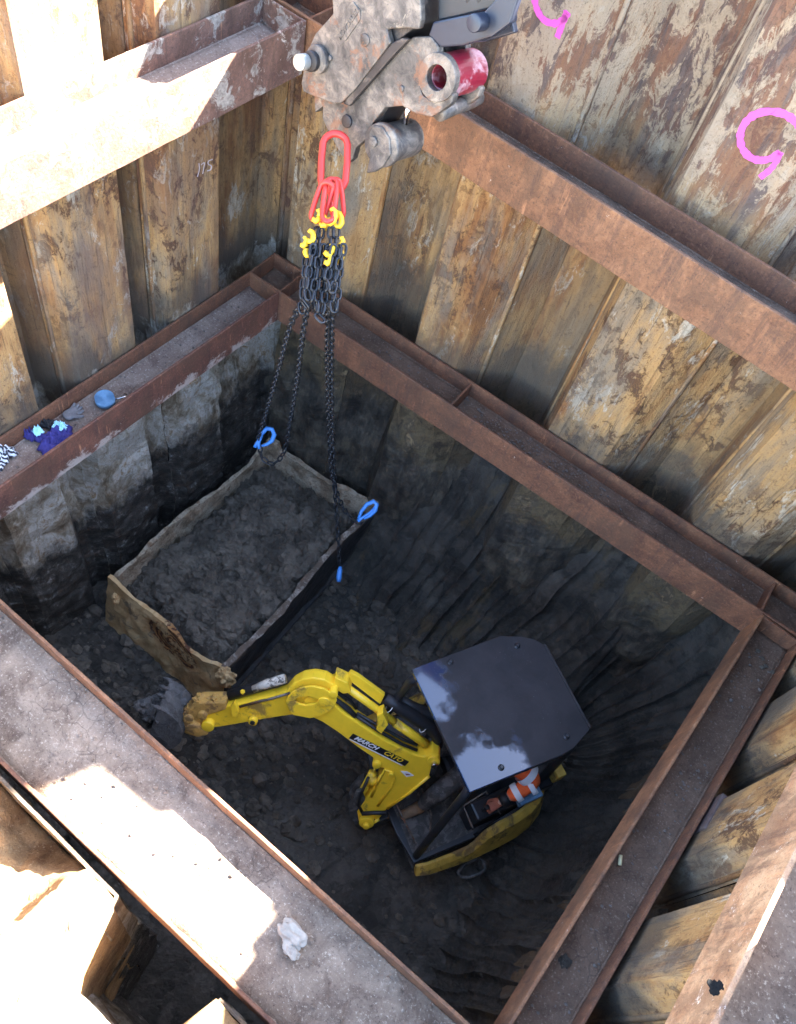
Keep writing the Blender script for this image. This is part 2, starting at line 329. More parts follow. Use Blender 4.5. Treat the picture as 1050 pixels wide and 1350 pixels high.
# ------------------------------------------------------------------ mesh helpers
class MB:
    def __init__(s): s.v = []; s.f = []; s.sm = []
    def add(s, vs, fs, smooth=False):
        o = len(s.v); s.v += [tuple(v) for v in vs]; s.f += [[i + o for i in f] for f in fs]; s.sm += [smooth] * len(fs)
    def hexa(s, p):  # 8 pts: bottom ring 0-3, top ring 4-7
        s.add(p, [(3, 2, 1, 0), (4, 5, 6, 7), (0, 1, 5, 4), (1, 2, 6, 5), (2, 3, 7, 6), (3, 0, 4, 7)])
    def box(s, a, b, X=V((1, 0, 0)), Y=V((0, 1, 0)), Z=V((0, 0, 1)), o=V((0, 0, 0))):
        q = lambda x, y, z: o + X * x + Y * y + Z * z
        s.hexa([q(a[0], a[1], a[2]), q(b[0], a[1], a[2]), q(b[0], b[1], a[2]), q(a[0], b[1], a[2]), q(a[0], a[1], b[2]), q(b[0], a[1], b[2]), q(b[0], b[1], b[2]), q(a[0], b[1], b[2])])
    def prism(s, pts, vec):
        n = len(pts); pts = [V(p) for p in pts]; vec = V(vec)
        nrm = V((0, 0, 0))
        for i in range(n): nrm += pts[i].cross(pts[(i + 1) % n])
        if nrm.dot(vec) < 0: pts = pts[::-1]
        s.add(pts + [p + vec for p in pts], [list(range(n - 1, -1, -1)), list(range(n, 2 * n))] + [(i, (i + 1) % n, n + (i + 1) % n, n + i) for i in range(n)])
    def tube(s, pts, r, seg=8, closed=False, caps=True, smooth=True):
        pts = [V(p) for p in pts]; n = len(pts); rs = r if isinstance(r, (list, tuple)) else [r] * n
        vs = []; ref = None
        for i in range(n):
            if closed: t = pts[(i + 1) % n] - pts[i - 1]
            else: t = pts[min(i + 1, n - 1)] - pts[max(i - 1, 0)]
            t.normalize()
            if ref is None:
                ref = V((0, 0, 1)) if abs(t.z) < .9 else V((1, 0, 0))
            u = ref - t * ref.dot(t)
            if u.length < 1e-5: u = t.orthogonal()
            u.normalize(); w = t.cross(u); ref = u
            for k in range(seg):
                a = 2 * pi * k / seg; vs.append(pts[i] + (u * math.cos(a) + w * math.sin(a)) * rs[i])
        fs = []
        for i in range(n if closed else n - 1):
            j = (i + 1) % n
            for k in range(seg):
                k2 = (k + 1) % seg; fs.append((i * seg + k, i * seg + k2, j * seg + k2, j * seg + k))
        if not closed and caps: fs += [list(range(seg - 1, -1, -1)), list(range((n - 1) * seg, n * seg))]
        s.add(vs, fs, smooth)
    def cyl(s, a, b, r, seg=20, r2=None, smooth=True):
        s.tube([a, b], [r, r if r2 is None else r2], seg, smooth=smooth)
    def blob(s, c, r, sub=2, amp=.25, fr=2., seed=0, sq=(1, 1, 1)):
        bm = bmesh.new(); bmesh.ops.create_icosphere(bm, subdivisions=sub, radius=1)
        o = V((seed * 3.1, seed * 1.7, seed * .9)); c = V(c)
        vs = []
        for v in bm.verts:
            d = 1 + amp * noise.noise(v.co * fr + o) * 1.6
            vs.append(c + V((v.co.x * sq[0], v.co.y * sq[1], v.co.z * sq[2])) * (r * d))
        s.add(vs, [[v.index for v in f.verts] for f in bm.faces], False); bm.free()
    def build(s, name, mat, parent=None, bevel=0, smooth=None):
        me = bpy.data.meshes.new(name); me.from_pydata(s.v, [], s.f); me.update()
        me.polygons.foreach_set('use_smooth', s.sm if smooth is None else [smooth] * len(s.f))
        me.materials.append(mat); o = bpy.data.objects.new(name, me); COL.objects.link(o)
        if parent is not None: par(o, parent)
        if bevel:
            b = o.modifiers.new('bevel', 'BEVEL'); b.width = bevel; b.segments = 2; b.limit_method = 'ANGLE'; b.angle_limit = .6
        return o
def wloc(p):
    l = p.location.copy()
    while p.parent is not None: l = p.location.copy() if False else l; p = p.parent
    return l
def par(o, p):
    o.parent = p
    if p.type == 'EMPTY': o.matrix_parent_inverse = Matrix.Translation(-p.location)
def tag(o, label=None, cat=None, group=None, kind=None):
    for k, v in (('label', label), ('category', cat), ('group', group), ('kind', kind)):
        if v: o[k] = v
    return o
def thing(name, loc, label, cat, group=None):
    o = bpy.data.objects.new(name, None); o.empty_display_size = .1; COL.objects.link(o); o.location = V(loc)
    return tag(o, label, cat, group)
def fbm(p, o=4): return noise.fractal(V(p), 1., 2., o)
UP = V((0, 0, 1))
# ------------------------------------------------------------------ frame geometry
A = V((0, 0, 0)); B = V((4.23, .239, 0)); Cc = V((4.208, -3.011, 0)); D = V((.011, -3.072, 0))
eAB = (B - A).normalized(); nAB = V((-eAB.y, eAB.x, 0))
eBC = (Cc - B).normalized(); nBC = V((-eBC.y, eBC.x, 0))
eCD = (D - Cc).normalized(); nCD = V((-eCD.y, eCD.x, 0))
eDA = (A - D).normalized(); nDA = V((-eDA.y, eDA.x, 0))
def beam(label, P, e, n, L0, L1, w, h, mats, stiff=(), z0=0., tf=.02, tw=.016, group='rusty steel waler beams', ends=True):
    """wide flange beam lying on its side: flanges upright, web level"""
    o = P.copy(); o.z = z0
    t = thing('waler_beam', o + e * ((L0 + L1) / 2) + n * w / 2 - UP * h, label, 'steel beam', group)
    fm, om, wm = mats
    N = max(8, int((L1 - L0) / .12))
    def flange(n0, n1, mt, sd):
        b = MB(); K = N; rows = []
        for i in range(K + 1):
            s_ = L0 + (L1 - L0) * i / K; j = .002 * noise.noise(V((s_ * 6, sd, 0)))
            k2 = .003 * noise.noise(V((s_ * 4, sd + 5, 0)))
            rows.append([o + e * s_ + n * (n0 + j), o + e * s_ + n * (n1 + j), o + e * s_ + n * (n1 + j) - UP * (h + k2), o + e * s_ + n * (n0 + j) - UP * (h + k2)])
        vs = [p for r in rows for p in r]; fs = []
        for i in range(K):
            for q in range(4):
                q2 = (q + 1) % 4; fs.append((i * 4 + q, i * 4 + q2, i * 4 + 4 + q2, i * 4 + 4 + q))
        fs += [(3, 2, 1, 0), (K * 4, K * 4 + 1, K * 4 + 2, K * 4 + 3)]
        b.add(vs, fs); ob = b.build('flange', mt, t, .004); return ob
    flange(0, tf, fm, 1.); flange(w - tf, w, om, 7.)
    b = MB(); X, Y = e, n
    K = int((L1 - L0) / .05); J = 8; zt = -h / 2
    g = []
    for i in range(K + 1):
        s_ = L0 + (L1 - L0) * i / K
        for j in range(J + 1):
            y = tf + .001 + (w - 2 * tf - .002) * j / J
            edge = abs(j / J - .5) * 2
            z = zt + .012 * max(0, noise.fractal(V((s_ * 5, y * 5, z0 * 3 + w)), 1, 2, 4)) + .012 * edge ** 4
            g.append(o + e * s_ + n * y + UP * z)
    nb = len(g); g += [p - UP * ((p.z - z0 - zt) + tw) for p in g]
    fs = []
    for i in range(K):
        for j in range(J):
            a0 = i * (J + 1) + j; fs.append((a0, a0 + J + 1, a0 + J + 2, a0 + 1)); fs.append((nb + a0, nb + a0 + 1, nb + a0 + J + 2, nb + a0 + J + 1))
    for i in range(K):
        for j in (0, J): a0 = i * (J + 1) + j; fs.append((a0, a0 + J + 1, nb + a0 + J + 1, nb + a0))
    for j in range(J):
        for i in (0, K): a0 = i * (J + 1) + j; fs.append((a0, a0 + 1, nb + a0 + 1, nb + a0))
    b.add(g, fs, True); b.build('web', wm, t)
    for y_ in (tf + .006, w - tf - .006):
        mb = MB(); mb.tube([o + e * (L0 + .02 + (L1 - L0 - .04) * i / (3 * N)) + n * (y_ + .002 * noise.noise(V((i * 2.1, y_, 0)))) + UP * (zt + .008) for i in range(3 * N + 1)], [.0075 + .0035 * noise.noise(V((i * 1.3, y_, 2))) for i in range(3 * N + 1)], 6); mb.build('weld_bead', wm, t)
    for s_ in stiff:
        b = MB(); b.box((s_, tf + .002, zt + .001), (s_ + .016, w - tf - .002, -.003), e, n, UP, o); b.build('stiffener', om, t, .003)
    return t
# lower frame
beam('long lower beam under the ochre right-hand piles, brown with a fresh orange face and rubble on its web', A, eAB, nAB, -.318, 4.236 + .36, .323, .3, (M['beam'], M['beam'], M['web_r']), (-.316, -.02, 1.62, 4.215, 4.56))
# left lower beam butts onto the inner face of that beam
t = beam('lower left beam with blue strap roll and gloves left on it, brown with chipped white lower edge', A, -eDA, nDA * 1, .003, 3.65, .316, .3, (M['beam_chip'], M['beam'], M['web_l']), (.003,))
beam('lower right-hand beam carrying a chalk stub, running down to the bottom edge of the photo', B, eBC, nBC, .006, 4.1, .311, .3, (M['beam_or'], M['beam'], M['web_r']), (.006,))
beam('near lower beam, wide and muddy, half in glaring sun across the bottom left', Cc, eCD, nCD, .004, 4.193, .614, .3, (M['beam_or'], M['beam'], M['web_mud']), (.01,))
# upper frame
HU = 2.113
beam('upper left beam with a glaring sunlit end and a purple-brown shaded face', V((.031, -.003, 0)), V((0, -1, 0)), V((-1, 0, 0)), .0, 3.9, .34, .321, (M['beam_pur'], M['beam_pur'], M['web_l']), (.0,), z0=HU)
beam('upper right-hand beam running from the grab to the right edge below the pink spray marks', V((.031, .022, 0)), V((1, 0, 0)), V((0, 1, 0)), -.36, 4.55, .31, .321, (M['beam_or'], M['beam'], M['web_r']), (-.358, -.02,), z0=HU)
beam('pale rusty upper beam crossing the bottom right corner over the orange piles', V((4.224, .018, 0)), V((0, -1, 0)), V((1, 0, 0)), .0, 4.2, .33, .321, (M['beam_pale'], M['beam_pale'], M['web_mud']), (.0,), z0=HU)
# ------------------------------------------------------------------ sheet piles
def piles(wall, P0, e, n, pans, depth, ztop, zbot, mat, web, side, s_range, clutch_side=1, rough_below=-.3, amp=.05, skip=()):
    """profile polyline along e, depth along n (away from the pit); one object per pile, split at the interlocks"""
    prof = []
    for i, (a, b) in enumerate(pans):
        prof += [(a, 0.), (b, 0.)]
        if i + 1 < len(pans):
            nx = pans[i + 1][0]; gap = nx - b; w1 = min(web[0], gap * .45); w2 = min(web[1], gap * .4)
            prof += [(b + w1, depth), (nx - w2, depth)]
    def dep(s_):
        for (s0, d0), (s1, d1) in zip(prof, prof[1:]):
            if s0 <= s_ <= s1: return d0 + (d1 - d0) * (s_ - s0) / max(1e-6, s1 - s0)
        return prof[-1][1]
    cuts = []
    for (s0, d0), (s1, d1) in zip(prof, prof[1:]):
        if abs(d1 - d0) > .05: cuts.append((s0 + s1) / 2)
    cuts = [prof[0][0]] + cuts + [prof[-1][0]]
    zs = []
    z = zbot
    while z < rough_below: zs.append(z); z += .035
    while z < ztop: zs.append(z); z += .12
    zs.append(ztop)
    k = 0
    for c0, c1 in zip(cuts, cuts[1:]):
        inner = dep((c0 + c1) / 2) < depth / 2
        if c1 - c0 < .05: continue
        k += 1
        nom = ['first', 'second', 'third', 'fourth', 'fifth', 'sixth', 'seventh', 'eighth', 'ninth', 'tenth', 'eleventh', 'twelfth', 'thirteenth', 'fourteenth'][k - 1]
        keys = sorted(set([c0, c1] + [p[0] for p in prof if c0 < p[0] < c1]))
        ss = []
        for a, b in zip(keys, keys[1:]):
            m_ = max(1, int((b - a) / .045)); ss += [a + (b - a) * i / m_ for i in range(m_)]
        ss.append(keys[-1]); ss[0] += .0015; ss[-1] -= .0015
        mb = MB(); g = []
        for zz in zs:
            for s_ in ss:
                d = dep(s_); dd = 0
                if zz < -.35 and side < 3: d *= 1 - .45 * min(1, (-.35 - zz) / 1.4)
                d += .006 * noise.noise(V((s_ * 3, zz * 1.3, k + side)))
                if zz < rough_below:
                    f_ = min(1, (rough_below - zz) / .5)
                    q = noise.fractal(V((s_ * 3.1, zz * 3.1, side * 5.)), .9, 2.1, 6)
                    d -= f_ * amp * .75 * max(-.4, q + .4)
                    if zz < -1.2: d -= amp * .8 * min(1, (-1.2 - zz)) * (1 + noise.noise(V((s_ * 1.3, zz, side))))
                pp = P0 + e * s_ + n * d; g.append(V((pp.x, pp.y, zz)))
        W = len(ss)
        fs = [(r * W + c, r * W + c + 1, (r + 1) * W + c + 1, (r + 1) * W + c) for r in range(len(zs) - 1) for c in range(W - 1)]
        mb.add(g, fs, False)
        mid = P0 + e * ((c0 + c1) / 2) + n * dep((c0 + c1) / 2)
        t = thing('sheet_pile', (mid.x, mid.y, zbot), '%s sheet pile from %s, %s' % (nom, wall, 'standing forward' if inner else 'set back'), 'sheet pile', 'steel sheet piles lining the pit')
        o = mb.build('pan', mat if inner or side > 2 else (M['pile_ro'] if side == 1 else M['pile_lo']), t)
        sd = o.modifiers.new('solid', 'SOLIDIFY'); sd.thickness = .018; sd.offset = 0
        # interlock rib along the right edge of each pile
        mb = MB(); s_ = c1 - .012; d = dep(s_) - .012
        pts = []
        zc = [zz for i, zz in enumerate(zs) if zz >= -.6 and (i % 2 == 0)]
        if len(zc) > 1 and c1 < prof[-1][0] - .01:
            mb.tube([V((*(P0 + e * s_ + n * (d + .002 * math.sin(z_ * 9)))[:2], z_)) for z_ in zc], .017, 6); mb.build('interlock', mat, t)
        PILES.append((wall, k, t, inner, c0, c1))
PILES = []
PW = nAB * .345
piles('the back corner along the ochre right-hand wall', PW, eAB, nAB, [(-.78, -.74), (-.20, .30), (1.08, 1.45), (2.31, 2.77), (3.55, 3.94), (4.75, 5.1)], .33, 3.22, -3.1, M['pile_r'], (.36, .14), 1, None)
piles('the back corner along the brown left-hand wall', V((-.335, 0, 0)), V((0, -1, 0)), V((-1, 0, 0)), [(-.62, -.60), (.34, .80), (1.17, 1.65), (2.02, 2.5), (2.87, 3.35), (3.7, 4.1)], .30, 3.2, -3.1, M['pile_l'], (.20, .10), 2, None)
piles('the right corner down the orange near-right wall', V((4.57, 0, 0)), V((0, -1, 0)), V((1, 0, 0)), [(-.85, -.83), (-.30, -.0), (.30, .70), (1.14, 1.55), (1.96, 2.37), (2.8, 3.2), (3.65, 3.95)], .34, 2.85, -3.1, M['pile_b'], (.26, .12), 3, None)
piles('the left on the wall nearest the camera', V((0, -3.715, 0)), V((1, 0, 0)), V((0, -1, 0)), [(-.3, .2), (.75, 2.32), (3.04, 3.5), (4.3, 4.6)], .43, -.02, -3.1, M['pile_l'], (.10, .10), 4, None)
def pile_at(word, s_):
    for (w, k, t, inner, c0, c1) in PILES:
        if word in w and c0 <= s_ < c1: return t
# spray paint on the piles
def ribbon(pts, w, nrm, off=.004, sm=3):
    pts = [V(p) for p in pts]
    for _ in range(sm):
        q = [pts[0]]
        for a, b in zip(pts, pts[1:]): q += [a * .75 + b * .25, a * .25 + b * .75]
        q.append(pts[-1]); pts = q
    mb = MB(); L = []; n = len(pts)
    for i in range(n):
        t_ = (pts[min(i + 1, n - 1)] - pts[max(i - 1, 0)]).normalized(); sd = t_.cross(nrm).normalized()
        ww = w * (.85 + .35 * noise.noise(V((i * .35, w * 50, 0)))) * .5
        L += [pts[i] + sd * ww + nrm * off, pts[i] - sd * ww + nrm * off, pts[i] - sd * ww + nrm * (off + .003), pts[i] + sd * ww + nrm * (off + .003)]
    fs = []
    for i in range(n - 1):
        for k in range(4): k2 = (k + 1) % 4; fs.append((i * 4 + k, i * 4 + k2, i * 4 + 4 + k2, i * 4 + 4 + k))
    fs += [(3, 2, 1, 0), (n * 4 - 4, n * 4 - 3, n * 4 - 2, n * 4 - 1)]
    mb.add(L, fs); return mb
def abpt(x, y): return atn(x, y, PW, nAB)
def spray(px, w, word='ochre right-hand', s_=1.2):
    mb = ribbon([abpt(*p) for p in px], w, -nAB, .009); o = mb.build('paint_mark', M['pink'], pile_at(word, s_)); o['label'] = 'pink sprayed 5-shaped mark'
p1 = pile_at('ochre right-hand', 1.2)
spray([(703, -25), (706, -2), (710, 14), (719, 27), (733, 31), (744, 26), (751, 15)], .040, s_=1.2)
spray([(749, 14), (746, 22), (741, 36), (736, 49)], .040, s_=1.2)
spray([(1056, 166), (1046, 155), (1032, 147), (1010, 145), (993, 151), (981, 163), (976, 180), (980, 196), (990, 207), (1004, 211), (1018, 208), (1030, 200)], .042, s_=2.6)
spray([(1031, 199), (1026, 209), (1019, 221), (1003, 233)], .036, s_=2.6)
# chalk figures on a left-hand pile
def lfpt(x, y): return atn(x, y, V((-.335, 0, 0)), V((1, 0, 0)))
pl = pile_at('brown left-hand', .6)
for k, pts in enumerate([[(259, 232), (262, 222), (261, 214)], [(264, 216), (269, 212), (267, 222), (266, 228)], [(279, 209), (273, 211), (273, 216), (278, 217), (277, 223), (272, 224)]]):
    o = ribbon([lfpt(*p) for p in pts], .008, V((1, 0, 0)), .009, 2).build('chalk_mark', M['chalk'], pl); o['label'] = 'white chalk figure of 175'
# packers between beam and piles
def packer(c, e, n, L, w, label):
    mb = MB(); mb.box((-L / 2, 0, -.10), (L / 2, w, -.085), e, n, UP, c); mb.box((-L / 2, w * .45, -.10), (L / 2, w * .55, .012), e, n, UP, c)
    mb.box((-L / 2, w - .012, -.10), (L / 2, w, .006), e, n, UP, c)
    tag(mb.build('packer_bracket', M['plate'], None, .002), label, 'bracket', 'steel packers between beam and piles')
packer(A + eAB * 1.27 + nAB * .325 + UP * .05, eAB, nAB, .36, .05, 'dark steel packer behind the long lower beam, right of the hanging chains')
packer(A + eAB * 3.72 + nAB * .325 + UP * .05, eAB, nAB, .36, .05, 'dark steel packer behind the long lower beam close to its right-hand corner')
packer(V((-.318, -1.42, .05)), V((0, 1, 0)), V((-1, 0, 0)), .36, .05, 'dark steel packer behind the lower left beam, up the wall from the blue strap')
mb = MB(); mb.box((4.545, -1.36, -.16), (4.80, -1.10, .055)); tag(mb.build('packer_block', M['plate'], None, .008), 'square dark steel packer block outside the lower right-hand beam', 'bracket')
mb = MB(); mb.box((-.30, 0, -.02), (.0, .07, 0), V((0, 1, 0)), V((-1, 0, 0)), UP, V((-.34, -.42, HU + .03))); mb.box((-.30, .055, -.02), (0, .07, .06), V((0, 1, 0)), V((-1, 0, 0)), UP, V((-.34, -.42, HU + .03)))
tag(mb.build('packer_bracket', M['plate'], None, .003), 'pale dusty packer bracket sitting behind the upper left beam', 'bracket', 'steel packers between beam and piles')
# ------------------------------------------------------------------ ground outside
def ground_ring():
    mb = MB(); zt = 2.75; R_ = 40
    def q(x0, y0, x1, y1, z): mb.box((x0, y0, z - .4), (x1, y1, z))
    q(-R_, 1.35, R_, R_, zt); q(-R_, -4.6, -.75, 1.345, zt); q(5.25, -4.6, R_, 1.345, zt)
    q(-R_, -R_, R_, -4.605, .40); tag(mb.build('ground', M['ground']), kind='structure')
ground_ring()
# dry mud ledge on the near wall top
def ledge():
    mb = MB(); g = []; NX, NY = 150, 40
    for i in range(NX + 1):
        x = -.6 + 5.6 * i / NX
        for j in range(NY + 1):
            v = j / NY
            edge = -3.725 - .02 * abs(noise.fractal(V((x * 4, 1, 0)), 1, 2, 5))
            for q0, q1, dq in ((2.34, 3.02, .40),):
                if q0 < x < q1: edge -= dq * min(1, (x - q0) / .10, (q1 - x) / .10)
            y = edge + (-4.63 - edge) * v
            z = .012 + .40 * (1 - math.exp(-v * 3)) + .11 * noise.fractal(V((x * 3, y * 3, 3)), .8, 2, 6) * min(1, v * 8 + .15)
            if 1.2 < x < 2.12: z -= .50 * (math.sin(pi * (x - 1.2) / .92)) ** .6 * max(0, 1 - max(0, (-y - 4.05)) / .25)
            g.append(V((x, y, z)))
    W = NY + 1
    n0 = len(g)
    skirt = [V((g[i * W].x, g[i * W].y - .03, -3.1)) for i in range(NX + 1)]
    fs = [(i * W + j, i * W + j + 1, (i + 1) * W + j + 1, (i + 1) * W + j) for i in range(NX) for j in range(NY)]
    fs += [(n0 + i, i * W, (i + 1) * W, n0 + i + 1) for i in range(NX)]
    mb.add(g + skirt, fs, True); tag(mb.build('dry_mud_bank', M['bankmud']), kind='structure')
ledge()
# ------------------------------------------------------------------ pit floor and scraped bank
def floor_z(x, y):
    z = -2.98
    z += .05 * noise.noise(V((x * .9, y * .9, 1)))
    # mud left round the skip and against the left wall
    z += .10 * math.exp(-((x + .2) ** 2 / .12)) if y < .3 else .1
    z += .04 * math.exp(-(((x - .7) / .9) ** 2 + ((y + 2.6) / .5) ** 2))
    rough = max(0, min(1, (2.9 - x) / 1.2))
    c = noise.fractal(V((x * 4, y * 4, 2)), .8, 2.1, 6)
    d, _ = noise.voronoi(V((x * 9, y * 9, .3)))
    d2, _ = noise.voronoi(V((x * 19, y * 19, 1.3)))
    z += rough * (.045 * c + .045 * (d[1] - d[0]) * 1.2 + .02 * (d2[1] - d2[0])) + (1 - rough) * .02 * c
    # flat bucket-width scrapes fanning out from the machine
    if x > 2.2:
        a = math.atan2(y + 1.2, x - 3.2) * 9 + .6 * noise.noise(V((x * 2, y * 2, 5)))
        z += .05 * (1 - rough) * abs(math.sin(a)) ** .4
        z += (1 - rough) * (.05 * max(0, noise.fractal(V((x * 5, y * 5, 12)), .8, 2.1, 6)))
    return z
def floor_mesh():
    mb = MB(); NX, NY = 330, 290; x0, x1, y0, y1 = -1., 5.2, -4.3, 1.1; g = []
    for i in range(NX + 1):
        x = x0 + (x1 - x0) * i / NX
        for j in range(NY + 1):
            y = y0 + (y1 - y0) * j / NY; g.append((x, y, floor_z(x, y)))
    W = NY + 1
    mb.add(g, [(i * W + j, (i + 1) * W + j, (i + 1) * W + j + 1, i * W + j + 1) for i in range(NX) for j in range(NY)], False)
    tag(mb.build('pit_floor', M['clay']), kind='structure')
floor_mesh()
def bank():
    # path along the wall foot, rounded at the corner
    path = []
    R = .9; n = 260
    p_start = A + eAB * 1.05 + nAB * .42; e1 = eAB
    cx = V((4.62 - R, .239 + .42 - R, 0))
    L1 = (cx.x - p_start.x); L2 = 3.6
    tot = L1 + R * pi / 2 + L2; K = 680; g = []; J = 120
    for i in range(K + 1):
        s_ = tot * i / K
        if s_ < L1: p = V((p_start.x + s_, p_start.y + (cx.y + R - p_start.y) * (s_ / L1), 0)); nn = V((0, -1, 0)); foot = .75 + .35 * s_ / L1
        elif s_ < L1 + R * pi / 2:
            a = (s_ - L1) / R; d = V((math.sin(a), math.cos(a), 0)); p = cx + d * R; nn = -d; foot = 1.1 - .25 * (a / (pi / 2))
        else: q = s_ - L1 - R * pi / 2; p = V((cx.x + R, cx.y - q, 0)); nn = V((-1, 0, 0)); foot = .85 - .1 * q / L2
        fade = min(1, s_ / .5)
        for j in range(J + 1):
            v = j / J; th = v * pi / 2
            out = foot * (1 - math.sin(th) ** .75); z = -3.03 + 2.55 * (1 - math.cos(th)) ** 1.05
            if s_ < L1: z = -3.03 + (2.0 + .55 * s_ / L1) * (1 - math.cos(th)) ** .85
            u = s_ + .05 * noise.noise(V((s_ * 2, v * 5, 3))) + .26 * noise.noise(V((s_ * .8, v * 1.7, 9)))
            # flat-bottomed bucket cuts with a sharp ridge between
            w = .17; c = (u / w + .35 * math.sin(v * 5 + s_ * .7)) % 1; cell = math.floor(u / w + .35 * math.sin(v * 5 + s_ * .7))
            h = (.085 * noise.noise(V((cell * 2.7, v * 2.3, 1))) + .045 * (abs(c - .5) * 2) ** 4)
            # tooth lines
            c2 = (u / .062) % 1; h += .034 * abs(c2 - .5) * (.5 + noise.noise(V((s_ * 3, v * 3, 20))))
            # horizontal breaks
            h += .05 * max(0, noise.noise(V((cell * 1.9, v * 8, 4)))) ** .9
            h += .06 * noise.fractal(V((s_ * 2.2, v * 4, 7)), .85, 2.1, 7) + .05 * noise.noise(V((s_ * 1.1, v * 2.1, 2)))
            h *= (.3 + .7 * fade) * (1 - .9 * v ** 5)
            normal = (nn * math.sin(th) + UP * math.cos(th)).normalized()
            P = p + nn * out + normal * h - nn * (.14 * v ** 3); P.z += z
            g.append(P)
    W = J + 1
    mb = MB(); mb.add(g, [(i * W + j, i * W + j + 1, (i + 1) * W + j + 1, (i + 1) * W + j) for i in range(K) for j in range(J)], False)
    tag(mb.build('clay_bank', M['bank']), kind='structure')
bank()
# loose clods on the pit floor
def clods(name, n, area, zf, r0, r1, mat, label, seed):
    rnd = random.Random(seed); mb = MB()
    for i in range(n):
        x, y = area(rnd); r = r0 + (r1 - r0) * rnd.random() ** 2.5
        mb.blob((x, y, zf(x, y) + r * .15), r, 2 if r > .02 else 1, .34, 2.0, i + seed, (1, rnd.uniform(.6, 1), rnd.uniform(.5, .9)))
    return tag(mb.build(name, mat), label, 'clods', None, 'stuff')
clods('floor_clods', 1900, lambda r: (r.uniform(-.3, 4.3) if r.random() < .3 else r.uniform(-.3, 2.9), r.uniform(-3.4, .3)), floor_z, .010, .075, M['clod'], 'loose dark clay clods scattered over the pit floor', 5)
# ------------------------------------------------------------------ muck skip
ZR = -2.2
RC = [atz(145, 760, ZR), atz(355, 583, ZR), atz(500, 665, ZR), atz(300, 885, ZR)]  # near-left, far-left, far-right, near-right
skip_c = (RC[0] + RC[1] + RC[2] + RC[3]) / 4
sk = thing('muck_skip', (skip_c.x, skip_c.y, -2.95), 'open mud-crusted steel skip heaped with dark clay, chained to the grab', 'skip')
def skip_wall(a, b, mat, name, thick, seed, dz=lambda t: 0, lab=None, bow=.02):
    e = (b - a); L = e.length; e.normalize(); inn = V((-e.y, e.x, 0))
    if inn.dot(skip_c - a) < 0: inn = -inn
    mb = MB(); K = int(L / .035); J = 16; H = .74; g = []
    def pt(t, v, side):  # v 0 bottom..1 top
        x = a + e * (L * t)
        taper = (1 - v) * (-.16 if seed == 4 else .04)
        off = bow * math.sin(t * 9 + seed) * v + .022 * noise.fractal(V((t * L * 5, v * 4, seed + side)), 1, 2, 4) + taper
        off += thick if side else 0
        z = ZR + dz(t) - H * (1 - v) + .012 * noise.fractal(V((t * L * 6, 0, seed)), 1, 2, 4) * v
        return x + inn * off + UP * (z - x.z)
    for i in range(K + 1):
        t = i / K
        g += [pt(t, j / J, 0) for j in range(J + 1)] + [pt(t, j / J, 1) for j in range(J, -1, -1)]
    W = 2 * (J + 1)
    fs = [(i * W + j, i * W + (j + 1) % W, (i + 1) * W + (j + 1) % W, (i + 1) * W + j) for i in range(K) for j in range(W)]
    fs += [list(range(W)), [K * W + j for j in range(W - 1, -1, -1)]]
    mb.add(g, fs, False); o = mb.build(name, mat, sk)
    if lab: o['label'] = lab
    # consistent outward normals
    bm = bmesh.new(); bm.from_mesh(o.data); bmesh.ops.recalc_face_normals(bm, faces=bm.faces); bm.to_mesh(o.data); bm.free()
    return o
c1 = (RC[1] - RC[0]).normalized() * .055
skip_wall(RC[0], RC[1], M['skip'], 'side_wall', .035, 1, lambda t: .02 * math.sin(t * 7) + (.04 if t > .93 else 0), 'pale inner long side')
skip_wall(RC[3], RC[2], M['skip_dark'], 'side_wall', .055, 2, lambda t: 0.01 * math.sin(t * 8), 'black muddy long side with a white-crusted rim')
skip_wall(RC[1], RC[2], M['skip'], 'end_wall', .05, 3, lambda t: (.10 if t < .10 or t > .93 else 0) - .015)
skip_wall(RC[0], RC[3], M['swirl'], 'end_wall', .035, 4, lambda t: .03 * math.sin(t * 4 + 2) - .14 * math.exp(-((t - .52) / .34) ** 4), 'ochre-crusted end with rust-brown rings', .03)
mb = MB(); mb.prism([V((p.x, p.y, -2.93)) for p in RC], UP * .03); mb.build('base', M['skip_dark'], sk)
# mud collars at the skip corners
for q_ in ((atz(298, 893, ZR - .06), .085, 5, .28, 2.6, 3, (1, .8, 1.6)), (atz(152, 790, ZR - .16), .05, 4, .25, 2.2, 5, (.7, .7, 1.8))): mb = MB(); mb.blob(*q_); mb.build('clay_crust', M['swirl'], sk)
# heap
U_ = [V((p.x, p.y, 0)) for p in RC]
def bil(u, v): a = U_[0].lerp(U_[1], u); b = U_[3].lerp(U_[2], u); return a.lerp(b, v)
def heap_h(u, v):
    d = min(u * 1.4, (1 - u) * .62, v * .62, (1 - v) * 1.4); base = -2.66 + .36 * min(1, d / .2) ** .7 + .10 * noise.noise(V((u * 4, v * 3, 2)))
    base += .13 * math.exp(-((u - .72) / .25) ** 2 - ((v - .45) / .3) ** 2)
    return base
mb = MB(); NU, NV = 230, 140; g = []
for i in range(NU + 1):
    for j in range(NV + 1):
        u = .025 + .95 * i / NU; v = .035 + .93 * j / NV; p = bil(u, v)
        d, _ = noise.voronoi(V((p.x * 7, p.y * 7, 0))); d2, _ = noise.voronoi(V((p.x * 24, p.y * 24, 3)))
        z = heap_h(u, v) +   .20 * (d[1] - d[0]) + .07 * (d2[1] - d2[0]) + .07 * noise.fractal(V((p.x * 5, p.y * 5, 8)), .8, 2.1, 6)
        g.append((p.x, p.y, z))
W = NV + 1
mb.add(g, [(i * W + j, i * W + j + 1, (i + 1) * W + j + 1, (i + 1) * W + j) for i in range(NU) for j in range(NV)], False)
rnd = random.Random(3)
